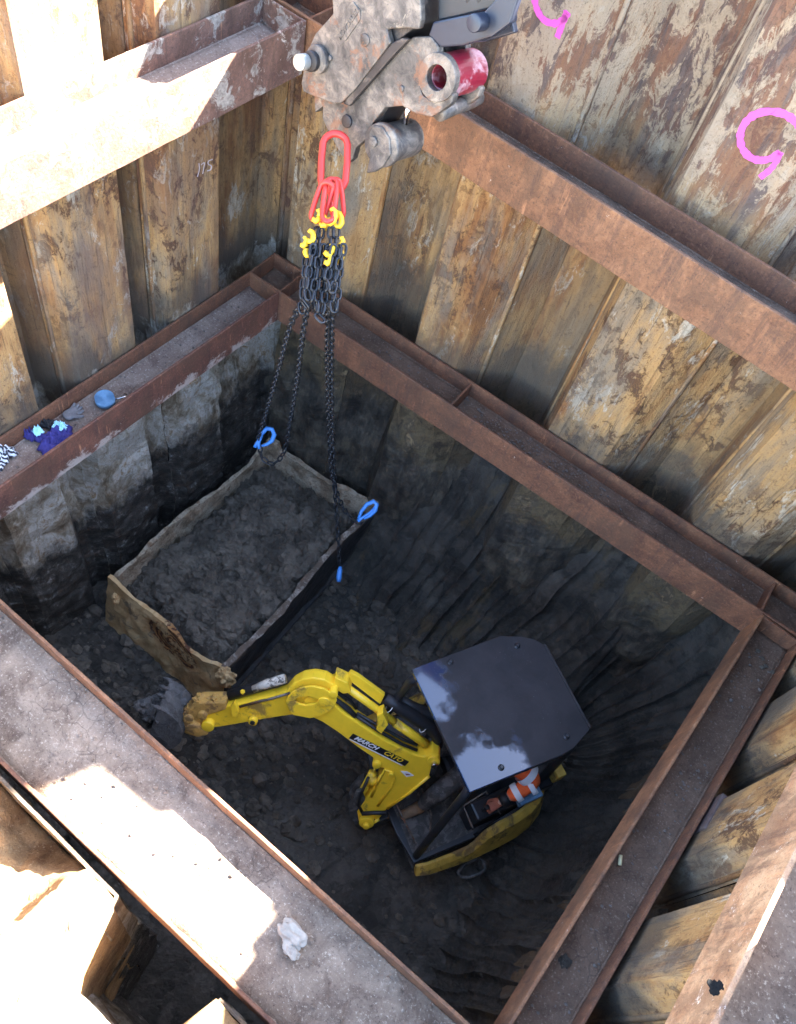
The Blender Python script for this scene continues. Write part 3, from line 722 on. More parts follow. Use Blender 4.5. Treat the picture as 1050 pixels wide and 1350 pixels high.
for i in range(850):
    u = rnd.uniform(.07, .94); v = rnd.uniform(.09, .92); p = bil(u, v); r = .016 + .095 * rnd.random() ** 2.0
    mb.blob((p.x, p.y, heap_h(u, v) + .02 + r * .25), r, 3 if r > .05 else 2, .33, 2.1, i, (1, rnd.uniform(.6, 1), rnd.uniform(.5, .9)))
tag(mb.build('dug_clay_heap', M['clod']), 'heap of broken dark clay filling the muck skip', 'clay', None, 'stuff')
# ------------------------------------------------------------------ grab (quick coupler) hanging from a large excavator arm
AX = (CR * .60 + CD_ * -.46 + CF * .66).normalized()      # pin axis of the coupler, away from the camera
H0 = atd(515, 110, 3.85)
def hp(x, y, off=0): return atn(x, y, H0, AX) + AX * off
hc = thing('quick_coupler', hp(500, 120, .2), 'worn muddy steel quick coupler with a red cylinder and bright pin, holding the chain sling', 'coupler')
def plate(px, off, th, mat=M['hitch'], name='side_plate', sc=1, bev=.006, P=hc):
    mb = MB(); mb.prism([hp(x, y, off) for x, y in px], AX * th); return mb.build(name, mat, P, bev)
def cq(l, s=3.373, ox=380, oy=0): return [(x / s + ox, y / s + oy) for x, y in l]
big = cq([(185, -90), (195, -10), (200, 60), (165, 100), (120, 150), (98, 200), (80, 250), (70, 300), (58, 372), (66, 408), (110, 428), (205, 462), (236, 458), (300, 395), (372, 300), (455, 190), (440, 130), (520, 125), (580, 130), (592, 90), (585, -90)])
low = cq([(88, 420), (92, 508), (128, 480), (125, 530), (150, 590), (200, 680), (240, 735), (262, 715), (275, 665), (330, 620), (350, 555), (405, 485), (480, 478), (540, 512), (610, 528), (650, 505), (700, 470), (712, 430), (690, 405), (640, 425), (605, 450), (572, 430), (560, 385), (585, 330), (640, 275), (642, 210), (610, 168), (530, 168), (430, 240), (300, 380), (160, 452)])
plate(big, 0, .035); plate(low, .045, .045)
plate(big, .33, .035); plate(low, .27, .045)
core = cq([(150, 150), (110, 380), (240, 440), (470, 180), (560, 110), (560, -90), (210, -90)])
plate(core, .04, .285, M['hitch_dk'], 'core_block')
plate(cq([(300, 400), (250, 470), (140, 500), (160, 560), (240, 650), (330, 600), (400, 480), (520, 400), (600, 200), (520, 190)]), .095, .17, M['hitch_dk'], 'core_block')
def disc(x, y, r, o0, o1, mat, name, seg=28, bev=.004):
    mb = MB(); c = hp(x / 3.373 + 380, y / 3.373, 0); mb.cyl(c + AX * o0, c + AX * o1, r, seg); return mb.build(name, mat, hc, bev)
disc(140, 262, .062, -.028, .0, M['hitch'], 'pin_boss'); disc(128, 268, .045, -.055, -.026, M['hitch_dk'], 'pin_collar'); disc(112, 268, .036, -.105, -.054, M['pin'], 'pin')
disc(190, 258, .012, -.012, 0, M['hitch'], 'bolt'); disc(343, 178, .026, -.006, .0, M['hitch'], 'pin_cap'); disc(480, 400, .015, .036, .047, M['hitch'], 'pin_cap'); disc(238, 545, .030, .034, .047, M['hitch_dk'], 'pin_cap')
# groove bar between the plates
plate(cq([(235, 462), (262, 475), (455, 255), (530, 175), (500, 170), (452, 192)]), .012, .03, M['hitch_dk'], 'guard_strip')
# maker plaque
mb = MB(); q = [hp(*p, -.006) for p in cq([(215, 120), (235, 165), (258, 182), (325, 85), (322, 45), (292, 5), (275, 18)])]
mb.prism(q, AX * .008); pq = mb.build('plaque', M['hitch'], hc, .002)
def text(body, size, origin, xdir, ydir, mat, name, parent, depth=.002, shear=0, font_bold=.0):
    cu = bpy.data.curves.new(name, 'FONT'); cu.body = body; cu.size = size; cu.extrude = depth; cu.shear = shear; cu.offset = font_bold
    cu.align_x = 'CENTER'; cu.align_y = 'CENTER'
    tmp = bpy.data.objects.new('tmp', cu); COL.objects.link(tmp)
    bpy.context.view_layer.update()
    me = bpy.data.meshes.new_from_object(tmp.evaluated_get(bpy.context.evaluated_depsgraph_get()))
    bpy.data.objects.remove(tmp); X = xdir.normalized(); Y = (ydir - X * ydir.dot(X)).normalized(); Z = X.cross(Y)
    for v in me.vertices: v.co = origin + X * v.co.x + Y * v.co.y + Z * v.co.z
    me.materials.clear(); me.materials.append(mat); o = bpy.data.objects.new(name, me); COL.objects.link(o)
    if parent is not None: par(o, parent)
    return o
a_, b_ = hp(380 + 232 / 3.373, 163 / 3.373, -.0065), hp(380 + 315 / 3.373, 40 / 3.373, -.0065)
X = b_ - a_; o = text('VERACHTERT', .028, (a_ + b_) / 2, X, AX.cross(X), M['hitch'], 'raised_lettering', hc, .003, font_bold=.0008)
# lower swivel barrel and rod
def barrel(px, r, o0, o1, mat, name, ring=None):
    mb = MB(); c = hp(*px, 0); mb.cyl(c + AX * o0, c + AX * o1, r, 36)
    if ring: mb.cyl(c + AX * (o0 - .02), c + AX * (o0 + .012), ring, 36)
    return mb.build(name, mat, hc, .006)
cb = (380 + 395 / 3.373, 652 / 3.373)
barrel(cb, .088, .05, .27, M['hitch'], 'barrel', .10)
mb = MB(); mb.prism([hp(*p, .02) for p in cq([(345, 590), (365, 560), (405, 565), (440, 620), (445, 690), (410, 745), (370, 770), (335, 775), (350, 700)])], AX * .035); mb.build('hook_jaw', M['hitch'], hc, .008)
c = hp(380 + 370 / 3.373, 632 / 3.373); mb = MB(); mb.cyl(c + AX * .008, c + AX * .022, .024, 22); mb.build('pin_cap', M['hitch'], hc, .003)
mb = MB(); mb.cyl(hp(523, 135, .10), hp(518, 168, .10), .014, 16); mb.build('chrome_rod', M['chrome'], hc)
# red cylinder held in the jaw
def ringcyl(c, r, ri, o0, o1, mat, name):
    mb = MB(); u = AX.orthogonal().normalized(); w = AX.cross(u); seg = 36; vs = []
    for (rr, oo) in ((r, o0), (r, o1), (ri, o1), (ri, o0)):
        vs += [c + AX * oo + (u * math.cos(2 * pi * k / seg) + w * math.sin(2 * pi * k / seg)) * rr for k in range(seg)]
    fs = [(i * seg + k, i * seg + (k + 1) % seg, ((i + 1) % 4) * seg + (k + 1) % seg, ((i + 1) % 4) * seg + k) for i in range(4) for k in range(seg)]
    mb.add(vs, fs); return mb.build(name, mat, hc, .003)
cr = hp(380 + 640 / 3.373, 350 / 3.373)
ringcyl(cr, .098, .052, .035, .075, M['hitch'], 'end_ring'); ringcyl(cr, .092, .050, .078, .32, M['redbush'], 'red_cylinder')
mb = MB(); mb.tube([hp(565, 152, .09), hp(566, 150, .20), hp(563, 148, .36), hp(563, 146, .44)], [.04, .034, .036, .032], 16); mb.build('jaw_bar', M['hitch'], hc)
# dipper arm of the lifting machine, up and out of the picture
ar = thing('lifting_excavator', hp(640, 10, .2), 'blue-grey end of a large excavator arm coming in at the top, carrying the coupler', 'large excavator')
def aplate(px, off, th, mat, name): mb = MB(); mb.prism([hp(x, y, off) for x, y in px], AX * th); return mb.build(name, mat, ar, .008)
fr = [(560, 52), (575, 60), (640, 48), (668, 22), (690, -60), (560, -120), (545, -20)]
aplate([(556, 48), (572, 64), (600, 62), (640, 50), (664, 32), (672, 8), (700, -70), (655, -70), (645, 0), (630, 16), (590, 24), (562, 30)], .05, .04, M['armblue'], 'arm_plate')
aplate([(556, 48), (572, 64), (600, 62), (640, 50), (636, 32), (642, 8), (655, -70), (615, -70), (610, 0), (600, 16), (580, 24), (556, 30)], .24, .04, M['armblue'], 'arm_plate')
aplate([(562, 30), (590, 24), (630, 14), (648, -4), (660, -70), (560, -120)], .09, .14, M['blackm'], 'link_block')
mb = MB(); p0 = hp(628, 30, -.02); mb.cyl(p0, p0 + AX * .30, .035, 24); mb.build('pivot_pin', M['armblue'], ar, .004)
mb = MB(); q0 = hp(590, -30, .16); up = (V((.35, .8, .9))).normalized(); sd = up.cross(AX).normalized()
mb.box((-.16, -.12, .12), (.16, .12, 2.6), sd, AX, up, q0); mb.build('arm_beam', M['armblue'], ar, .015)
for dx in (.0, .05):
    mb = MB(); mb.tube([hp(590 + dx * 300, 30, .12), hp(602 + dx * 300, 0, .10), hp(628 + dx * 200, -40, .1), hp(660, -120, .1)], .014, 10); mb.build('hose', M['black'], ar)
mb = MB(); mb.box((3.2, 4.0, 3.6), (5.15, 7.0, 5.2)); mb.build('shade_house', M['armblue'], ar, .08)  # unseen machine body, added to shade part of the near beam
mb = MB(); mb.box((3.2, 4.0, 5.1), (5.15, 5.6, 7.1)); mb.build('shade_cab', M['blackm'], ar, .08)  # unseen cab, placed to block sun from the near beam
for x_ in (2.8, 4.4): mb = MB(); mb.box((x_, 3.4, 2.76), (x_ + .6, 7.2, 3.62)); mb.build('track', M['blackm'], ar, .2)  # unseen tracks added under the shading body
mb = MB(); mb.prism([V((3.5, 5.6, 4.6)), V((3.5, 5.9, 7.2)), V((3.5, 4.2, 8.0)), V((3.5, 4.0, 7.6)), V((3.5, 5.3, 6.6)), V((3.5, 5.1, 4.6))], V((.3, 0, 0))); mb.build('boom', M['armblue'], ar, .03)  # unseen boom added along with the shading body
# ------------------------------------------------------------------ chain sling
DL = 3.98
cs = thing('chain_sling', atd(430, 250, DL), 'black chain sling with red links, yellow shorteners and blue hooks, hung from the coupler', 'chain sling')
def link_proto(L=.068, Wd=.042, r=.0062, seg=7):
    pts = []
    hw = Wd / 2 - r; hl = L / 2 - Wd / 2
    for k in range(6): a = pi * k / 5; pts.append(V((hw * math.cos(a), 0, hl + hw * math.sin(a))))
    for k in range(6): a = pi + pi * k / 5; pts.append(V((hw * math.cos(a), 0, -hl + hw * math.sin(a))))
    mb = MB(); mb.tube(pts, r, seg, closed=True); return mb
LP = link_proto()
def chain(pts, name='chain_leg', pitch=.0505, parent=cs):
    pts = [V(p) for p in pts]
    # Catmull-ish resample
    dense = []
    for i in range(len(pts) - 1):
        p0 = pts[max(i - 1, 0)]; p1 = pts[i]; p2 = pts[i + 1]; p3 = pts[min(i + 2, len(pts) - 1)]
        for k in range(24):
            t = k / 24; dense.append(.5 * ((2 * p1) + (p2 - p0) * t + (2 * p0 - 5 * p1 + 4 * p2 - p3) * t * t + (3 * p1 - p0 - 3 * p2 + p3) * t ** 3))
    dense.append(pts[-1]); cum = [0]
    for a, b in zip(dense, dense[1:]): cum.append(cum[-1] + (b - a).length)
    n = max(2, int(cum[-1] / pitch)); mb = MB(); j = 0; ref = V((.3, 1, .1)).normalized()
    for i in range(n):
        s_ = (i + .5) * cum[-1] / n
        while cum[j + 1] < s_ and j < len(cum) - 2: j += 1
        a, b = dense[j], dense[j + 1]; f_ = (s_ - cum[j]) / max(1e-9, cum[j + 1] - cum[j]); c = a.lerp(b, f_); z = (b - a).normalized()
        x = (ref - z * ref.dot(z)); x = x.normalized() if x.length > 1e-4 else z.orthogonal().normalized(); y = z.cross(x)
        if i % 2: x, y = y, -x
        w = .25 * noise.noise(V((i * .7, s_, 0))); x2 = (x * math.cos(w) + y * math.sin(w)); y2 = z.cross(x2)
        mb.add([c + x2 * v[0] + y2 * v[1] + z * v[2] for v in LP.v], LP.f, True)
    return mb.build(name, M['chain'], parent)
def ringlink(px, d, r, name, mat, tw=0.):
    mb = MB(); mb.tube([atd(x, y, d + tw * math.sin(i * 2 * pi / len(px))) for i, (x, y) in enumerate(px)], r, 10, closed=True); return mb.build(name, mat, cs)
def oval(cx, cy, hw, hl, ang, n=20):
    o = []
    for k in range(n):
        a = 2 * pi * k / n; x = hw * math.cos(a); y = (hl - hw) * (1 if math.sin(a) > 0 else -1) * min(1, abs(math.sin(a)) * 3) + hw * math.sin(a)
        o.append((cx + x * math.cos(ang) - y * math.sin(ang), cy + x * math.sin(ang) + y * math.cos(ang)))
    return o
ringlink(oval(441, 214, 17, 38, .06), DL + .09, .0165, 'master_link', M['red'], .01)
ringlink(oval(425, 266, 9, 27, .32), DL - .03, .0120, 'intermediate_link', M['red'], .03)
ringlink(oval(435, 264, 8, 28, .12), DL - .05, .0120, 'intermediate_link', M['red'], -.03)
ringlink(oval(444, 262, 8, 26, -.1), DL + .03, .0115, 'intermediate_link', M['red'], .03)
def yhook(x, y, d, sc, ang, name='shortener_hook'):
    o = V((0, 0, 0)); pts = [(-3, -9), (0, -12), (4, -9), (5, -3), (4, 4), (0, 8), (-4, 7), (-5, 2)]
    P = [atd(x + sc * (a * math.cos(ang) - b * math.sin(ang)), y + sc * (a * math.sin(ang) + b * math.cos(ang)), d) for a, b in pts]
    mb = MB(); mb.tube(P, [.009, .011, .012, .013, .014, .013, .011, .006], 9); return mb.build(name, M['ylw_hook'], cs)
for a in ((418, 286, DL - .03, .75, .3), (425, 291, DL - .05, .8, -.4), (437, 287, DL - .06, 1.0, .2), (446, 291, DL, 1.0, -.2), (431, 296, DL + .04, .7, .5)): yhook(*a)
for a in ((401, 320, DL, .55, .2), (410, 313, DL - .02, .75, -.1), (405, 333, DL, .4, 2.8), (434, 331, DL - .05, .72, .5), (446, 322, DL - .02, .8, .6), (433, 343, DL - .06, .6, .3), (447, 339, DL, .7, .4)): yhook(*a)
LUGL = atz(352, 590, ZR + .05); LUGR = atz(487, 690, ZR + .03)
def sag(a, b, s_, n=6): return [a.lerp(b, i / n) - UP * s_ * 4 * (i / n) * (1 - i / n) for i in range(n + 1)]
T = lambda x, y, dd=0: atd(x, y, DL + dd)
chain([T(419, 300), T(412, 340), T(404, 385, .1)] + [atd(383, 430, 4.5), atd(366, 492, 5.2), atd(350, 548, 6.0), atd(338, 585, 6.45)])
chain([T(424, 300), T(418, 345), T(412, 385, .1)] + [atd(401, 430, 4.5), atd(392, 500, 5.3), atd(382, 560, 6.1), atd(374, 597, 6.4), atd(360, 611, 6.5), atd(346, 603, 6.5), atd(343, 588, 6.45)])
chain([T(437, 300), T(435, 345), T(434, 400, .15)] + [atd(432, 470, 4.9), atd(434, 560, 5.8), atd(438, 625, 6.3), atd(452, 668, 6.6), atd(470, 688, 6.7), atd(482, 688, 6.65)])
chain([T(444, 300), T(441, 345), T(438, 400, .15)] + [atd(437, 470, 4.9), atd(438, 560, 5.8), atd(442, 650, 6.5), atd(446, 705, 6.75), atd(448, 745, 6.95)])
# gathered spare chain in loops under the shorteners
for (xa, xb, yb, dd) in ((401, 409, 402, .02), (406, 415, 396, -.03), (414, 424, 408, .05), (420, 428, 420, -.02), (428, 436, 402, .03), (446, 441, 410, -.03), (404, 399, 412, .06), (433, 443, 385, -.06)):
    chain([T(xa + 8, 322, dd), T(xa + 3, 350, dd), T(xa - 1, yb - 15, dd), T((xa + xb) / 2 - 1, yb, dd), T(xb - 1, yb - 15, dd), T(xb + 4, 350, dd), T(xb + 6, 324, dd)], 'spare_chain')
def bhook(c, px, r, name='sling_hook'):
    mb = MB(); P = [c(x, y) for x, y in px]; mb.tube(P, r, 9); return mb.build(name, M['blue'], cs)
bhook(lambda x, y: atd(x, y, 6.38), [(342, 592), (341, 584), (345, 572), (352, 565), (359, 566), (362, 573), (359, 581), (352, 586), (345, 588)], [.010, .014, .017, .017, .017, .018, .017, .013, .008])
bhook(lambda x, y: atd(x, y, 6.38), [(336, 590), (341, 581), (348, 568), (354, 564)], [.014, .012, .011, .010])
bhook(lambda x, y: atd(x, y, 6.55), [(473, 684), (477, 674), (484, 665), (493, 661), (497, 665), (495, 673), (488, 680), (480, 684)], [.012, .014, .017, .017, .018, .017, .014, .008])
bhook(lambda x, y: atd(x, y, 6.55), [(472, 687), (479, 682), (489, 675), (496, 667)], [.014, .011, .010, .010])
bhook(lambda x, y: atd(x, y, 6.95), [(449, 747), (448, 754), (447, 761), (447, 767)], [.014, .022, .024, .016])
# ------------------------------------------------------------------ mini excavator
MX = V((3.02, -1.59, 0)); FW = V((-.456, -.89, 0)).normalized(); LF = V((-FW.y, FW.x, 0))
def Lc(a, b, z): return MX + FW * a + LF * b + UP * z
ex = thing('mini_excavator', Lc(-.55, 0, -3.0), 'small yellow excavator with black canopy roof, working on the pit floor', 'excavator')
def build(mb, name, mat, parent=ex, bevel=0, smooth=None): return mb.build(name, mat, parent, bevel, smooth)
# roof
ZT = -.8
rp = [atz(x, y, ZT) for x, y in ((543, 882), (620, 1045), (742, 995), (757, 986), (778, 962), (718, 850), (706, 843), (690, 839), (660, 838))]
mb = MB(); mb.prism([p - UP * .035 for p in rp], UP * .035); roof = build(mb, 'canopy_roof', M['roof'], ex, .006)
for x, y in ((594, 873), (682, 852), (747, 971), (661, 1012)):
    p = atz(x, y, ZT); mb = MB(); mb.cyl(p + UP * .001, p + UP * .006, .022, 20); mb.tube([p + UP * .006, p + UP * .020], [.013, .012], 6, smooth=False); mb.build('bolt', M['blackm'], roof)
a, b = atz(716, 850, ZT), atz(776, 960, ZT); d = (b - a).normalized(); s_ = V((d.y, -d.x, 0))
if s_.dot(atz(640, 940, ZT) - a) > 0: s_ = -s_
mb = MB(); mb.box((0, .004, -.03), ((b - a).length, .022, .006), d, s_, UP, a); mb.build('rain_strip', M['roof'], roof, .002)
# wear ring and rim under roof
mb = MB(); rc = sum(rp, V((0, 0, 0))) / len(rp)
mb.tube([rc.lerp(p, .965) - UP * .055 for p in rp], .022, 8, closed=True, smooth=True); build(mb, 'roof_frame', M['blackm'])
def post(pts, r=.026): mb = MB(); mb.tube(pts, r, 12); build(mb, 'canopy_post', M['blackm'])
post([Lc(-.05, .41, -.86), Lc(-.02, .44, -1.0), Lc(.02, .50, -2.2), Lc(.06, .53, -2.47)], .032)
post([Lc(-.05, -.41, -.86), Lc(-.02, -.44, -1.0), Lc(.02, -.50, -2.2), Lc(.06, -.53, -2.47)], .032)
post([Lc(-.88, .38, -.86), Lc(-.98, .40, -1.1), Lc(-1.08, .42, -2.2)], .034)
post([Lc(-.88, -.38, -.86), Lc(-.98, -.40, -1.1), Lc(-1.08, -.42, -2.2)], .034)
post([Lc(-.98, .40, -1.2), Lc(-.98, -.40, -1.2)], .022)
# deck
mb = MB(); mb.prism([Lc(a_, b_, -2.53) for a_, b_ in ((.10, -.42), (.14, -.2), (.14, .3), (.10, .58), (-1.1, .60), (-1.1, -.60), (-.1, -.6))], UP * .04); build(mb, 'deck', M['blackm'], ex, .01)
mb = MB(); NX = 40
g = [Lc(.08 - .62 * i / NX, -.46 + 1.0 * j / NX, -2.484 + .010 * max(0, noise.fractal(V((i * .22, j * .22, 0)), .8, 2, 5))) for i in range(NX + 1) for j in range(NX + 1)]
mb.add(g, [(i * (NX + 1) + j, i * (NX + 1) + j + 1, (i + 1) * (NX + 1) + j + 1, (i + 1) * (NX + 1) + j) for i in range(NX) for j in range(NX)], True)
M['mat_mud'] = simple('muddy_floor_mat', (.05, .047, .043, 1), .8, 0, .4, 22, (.13, .12, .11, 1), .50)
build(mb, 'floor_mat', M['mat_mud'])
# swept side panels
def sweep(path, zt, zb, w, name, mat, drop=.03):
    mb = MB(); n = len(path); g = []
    for i, (a_, b_) in enumerate(path):
        p = Lc(a_, b_, 0); t_ = (Lc(*path[min(i + 1, n - 1)], 0) - Lc(*path[max(i - 1, 0)], 0)).normalized(); s = V((t_.y, -t_.x, 0))
        if s.dot(p - Lc(-.5, 0, 0)) < 0: s = -s
        z1, z0 = zt[i], zb[i]
        hh_ = min(1, (z1 - z0) / .45); g += [p - s * (w + .09 * hh_) + UP * z1, p - s * (.035 + .09 * hh_) + UP * (z1 + .004), p - s * (.07 * hh_) + UP * (z1 - drop), p + s * .012 + UP * (z0 * .6 + z1 * .4), p - s * .01 + UP * z0, p - s * w + UP * z0]
    fs = [(i * 6 + k, i * 6 + (k + 1) % 6, (i + 1) * 6 + (k + 1) % 6, (i + 1) * 6 + k) for i in range(n - 1) for k in range(6)] + [(5, 4, 3, 2, 1, 0), tuple((n - 1) * 6 + k for k in range(6))]
    mb.add(g, fs); o = build(mb, name, mat, ex, .006)
    bm = bmesh.new(); bm.from_mesh(o.data); bmesh.ops.recalc_face_normals(bm, faces=bm.faces); bm.to_mesh(o.data); bm.free(); return o
pl_ = [(.12, .66), (.02, .69), (-.2, .71), (-.36, .72), (-.42, .72), (-.50, .72), (-.62, .72), (-.8, .71), (-.95, .68), (-1.07, .62), (-1.15, .53), (-1.20, .40)]
zt = [-2.47, -2.45, -2.45, -2.44, -2.40, -2.28, -2.22, -2.21, -2.20, -2.17, -2.13, -2.08]; zb = [-2.55, -2.57, -2.60, -2.63, -2.65, -2.68, -2.70, -2.70, -2.69, -2.66, -2.62, -2.60]
sp = sweep(pl_, zt, zb, .06, 'side_panel', M['yellow_dirty'])
sweep([(a_, -b_) for a_, b_ in pl_], zt, zb, .075, 'side_panel', M['yellow_dirty'])
rr = [(-1.20, .40), (-1.25, .2), (-1.27, 0), (-1.25, -.2), (-1.20, -.40)]
sweep(rr, [-2.12] * 5, [-2.62] * 5, .10, 'counterweight', M['yellow_dirty'])
mb = MB(); mb.box((-1.17, -.50, -2.49), (-.86, .50, -2.02), FW, LF, UP, MX); build(mb, 'engine_cover', M['blackm'], ex, .04)
mb = MB(); mb.prism([Lc(-.52, .66, -2.425 - .12), Lc(-.62, .66, -2.29), Lc(-1.05, .57, -2.25), Lc(-1.02, .50, -2.25), Lc(-.6, .56, -2.27), Lc(-.46, .56, -2.5)], UP * .02); build(mb, 'inner_trim', M['blackm'], ex, .008)
# seat
mb = MB(); mb.box((-.86, -.24, -2.30), (-.38, .24, -2.17), FW, LF, UP, MX); st_ = build(mb, 'seat', M['black'], ex, .04)
mb = MB(); mb.box((-.92, -.22, -2.18), (-.83, .22, -1.70), FW, LF, UP, MX); mb.build('seat_back', M['black'], st_, .04)
for s in (1, -1):
    mb = MB(); mb.box((-.82, .27 * s - .07, -2.49), (-.40, .27 * s + .07, -2.10), FW, LF, UP, MX) if s < 0 else mb.box((-.92, .36, -2.49), (-.42, .52, -2.10), FW, LF, UP, MX)
    cn = build(mb, 'control_console', M['blackm'], ex, .02)
    bb = .46 if s > 0 else -.27
    mb = MB(); mb.tube([Lc(-.50, bb, -2.10), Lc(-.50, bb, -2.04), Lc(-.49, bb, -1.97)], [.012, .014, .022], 10); mb.build('joystick', M['black'], cn)
mb = MB(); mb.tube([Lc(-.36, .56, -2.12), Lc(-.38, .36, -2.16), Lc(-.60, .33, -2.13), Lc(-.62, .54, -2.10)], .009, 8); build(mb, 'lever_guard', M['hitch'])
mb = MB(); mb.box((-1.0, .42, -2.10), (-.78, .55, -2.02), FW, LF, UP, MX); build(mb, 'lap_tray', M['strap'], ex, .01)
mb = MB(); mb.box((-1.16, .38, -1.95), (-1.08, .50, -1.78), FW, LF, UP, MX); build(mb, 'mirror_guard', M['yellow_dirty'], ex, .01)
# travel levers, pedals, front rails
for pts in ([(523, 1060), (536, 1088), (549, 1112)], [(556, 1040), (569, 1072), (567, 1096)]):
    mb = MB(); mb.tube([atz(x, y, -2.38 if i else -2.25) for i, (x, y) in enumerate(pts)], .008, 8); build(mb, 'rail', M['hitch'])
for bb in (-.06, .06):
    mb = MB(); mb.tube([Lc(.02, bb, -2.48), Lc(-.04, bb, -2.1), Lc(-.02, bb, -1.98)], [.01, .01, .018], 8); build(mb, 'travel_lever', M['black'])
mb = MB(); mb.box((-.04, -.34, -2.5), (.08, -.16, -2.32), FW, LF, UP, MX); build(mb, 'pedal_box', M['blackm'], ex, .02)
# tracks
for s in (1, -1):
    mb = MB(); c = .47 * s; P = []
    a0, a1, zc, R = -1.08, -.14, -2.82, .165
    for k in range(13): t_ = pi / 2 - pi * k / 12; P.append((a1 + R * math.cos(t_), zc + R * math.sin(t_)))
    for k in range(13): t_ = -pi / 2 - pi * k / 12; P.append((a0 + R * math.cos(t_), zc + R * math.sin(t_)))
    mb.prism([Lc(a_, c - .115, z) for a_, z in P], LF * .23)
    # grousers
    per = []
    for (p, q) in zip(P, P[1:] + P[:1]):
        L = math.hypot(q[0] - p[0], q[1] - p[1]); m_ = max(1, int(L / .055)); per += [((p[0] + (q[0] - p[0]) * i / m_), (p[1] + (q[1] - p[1]) * i / m_), math.atan2(q[1] - p[1], q[0] - p[0])) for i in range(m_)]
    tk = build(mb, 'track', M['mat_mud'], ex, .01)
    mb = MB()
    for a_, z, an in per:
        nx, nz = math.sin(an) * -1, math.cos(an); nx, nz = (nx, nz) if (nx * (a_ + .51) + nz * (z - zc)) > 0 else (-nx, -nz)
        X = FW * math.cos(an) + UP * math.sin(an); N_ = FW * nx + UP * nz
        mb.box((-.012, -.11, 0), (.012, .11, .02), X, LF, N_, Lc(a_, c, z))
    mb.build('grousers', M['mat_mud'], tk)
mb = MB(); mb.cyl(Lc(-.5, 0, -2.85), Lc(-.5, 0, -2.53), .30, 28); build(mb, 'slew_ring', M['blackm'])
mb = MB(); mb.box((-1.05, -.36, -2.88), (.05, .36, -2.74), FW, LF, UP, MX); build(mb, 'track_frame', M['blackm'], ex, .02)
# tow loop and cable beside the left track
mb = MB(); mb.tube([atz(x, y, -2.72) for x, y in ((604, 1150), (612, 1140), (630, 1130), (638, 1136), (640, 1146), (632, 1152), (618, 1157), (608, 1156))], .018, 8, closed=True); build(mb, 'tow_loop', M['mat_mud'])
mb = MB(); mb.tube([atz(604, 1150, -2.72), atz(612, 1158, -2.78), atz(625, 1172, -2.86), atz(640, 1186, -2.92), atz(649, 1197, -2.95)], .006, 6); build(mb, 'tow_cable', M['hitch'])
# -------- boom and arm, both in one slanting plane
BN = V((.453, -.785, .4226)).normalized(); BF = atz(488, 1078, -2.4)
def bp(x, y, off=0): return atn(x, y, BF, BN) + BN * off
def bplate(px, o0, o1, mat, name, parent=ex, bev=.006): mb = MB(); mb.prism([bp(x, y, 0) + BN * o0 for x, y in px], BN * (o1 - o0)); return mb.build(name, mat, parent, bev)
boomP = [(420, 914), (434, 924), (455, 942), (480, 959), (510, 978), (545, 995), (560, 998), (570, 994), (579, 997), (579, 1006), (569, 1012), (566, 1024), (540, 1046), (511, 1066), (500, 1080), (486, 1088), (473, 1083), (471, 1071), (480, 1058), (496, 1034), (507, 1013), (498, 1012), (491, 1006), (493, 1000), (470, 984), (445, 965), (425, 952), (406, 943), (398, 935), (402, 922)]
boom = bplate(boomP, -.135, 0, M['yellow'], 'boom', ex, .010)
# welded rim strips standing proud of the side
def rim(px, w, mat=M['yellow'], parent=boom, h=.006, name='rim'):
    mb = ribbon([bp(*p) for p in px], w, BN, .001, 1); v = mb.v; o = mb.build(name, mat, parent); return o
def tubeB(px, r, off, mat, name, parent=ex, seg=12):
    mb = MB(); mb.tube([bp(x, y) + BN * off for x, y in px], r, seg); return mb.build(name, mat, parent)
tubeB([(566, 1023), (540, 1045), (511, 1065)], .012, .004, M['yellow'], 'rim', boom); tubeB([(496, 1036), (508, 1014), (518, 1018), (521, 1026), (517, 1036), (498, 1062)], .009, .004, M['yellow'], 'rim', boom)
tubeB([(500, 1080), (486, 1088)], .012, .002, M['yellow'], 'rim', boom)
def bosses(lst, parent, mat=M['yellow']):
    for x, y, r, o0, o1 in lst: mb = MB(); c = bp(x, y); mb.cyl(c + BN * o0, c + BN * o1, r, 22); mb.build('pin_boss', mat, parent, .004)
bosses([(484, 1080, .062, -.19, .045), (484, 1081, .028, .045, .075), (572, 1002, .050, -.16, .02), (497, 1006, .034, -.15, .03), (516, 1019, .022, 0, .03)], boom)
mb = MB(); c = bp(573, 1004); mb.cyl(c + BN * .02, c + BN * .055, .026, 18); mb.cyl(c + BN * -.21, c + BN * -.15, .026, 18); mb.build('pin', M['chrome'], boom, .003)
# decal
x0, x1 = bp(465, 971.5, .002), bp(536, 1006, .002)
c_ = (bp(463, 969, .0025) + bp(537, 1007, .0025)) / 2 + (bp(500, 985) - bp(500, 986)) * 0
dx = bp(537, 1006) - bp(463, 969); dy = BN.cross(dx)
Ld = dx.length
mb = MB(); X = dx.normalized(); Y = dy.normalized(); mb.box((-Ld / 2, -.030, .001), (Ld / 2, .030, .003), X, Y, BN, c_)
mb.prism([c_ + X * (-Ld / 2) + Y * -.03 + BN * .001] + [c_ + X * (-Ld / 2 - .0) + Y * .03 + BN * .001, c_ + X * (-Ld / 2 - .0 + .001) + Y * .03 + BN * .001], BN * .001)
dk = mb.build('decal_panel', M['decal'], boom)
text('MARCH', .058, c_ + X * (-Ld * .24) + BN * .0045 + Y * .004, X, Y, M['white'], 'lettering', boom, .001, .35, .0012)
text('CATO', .058, c_ + X * (Ld * .24) + BN * .0045 + Y * .004, X, Y, M['yellow'], 'lettering', boom, .001, .35, .0012)
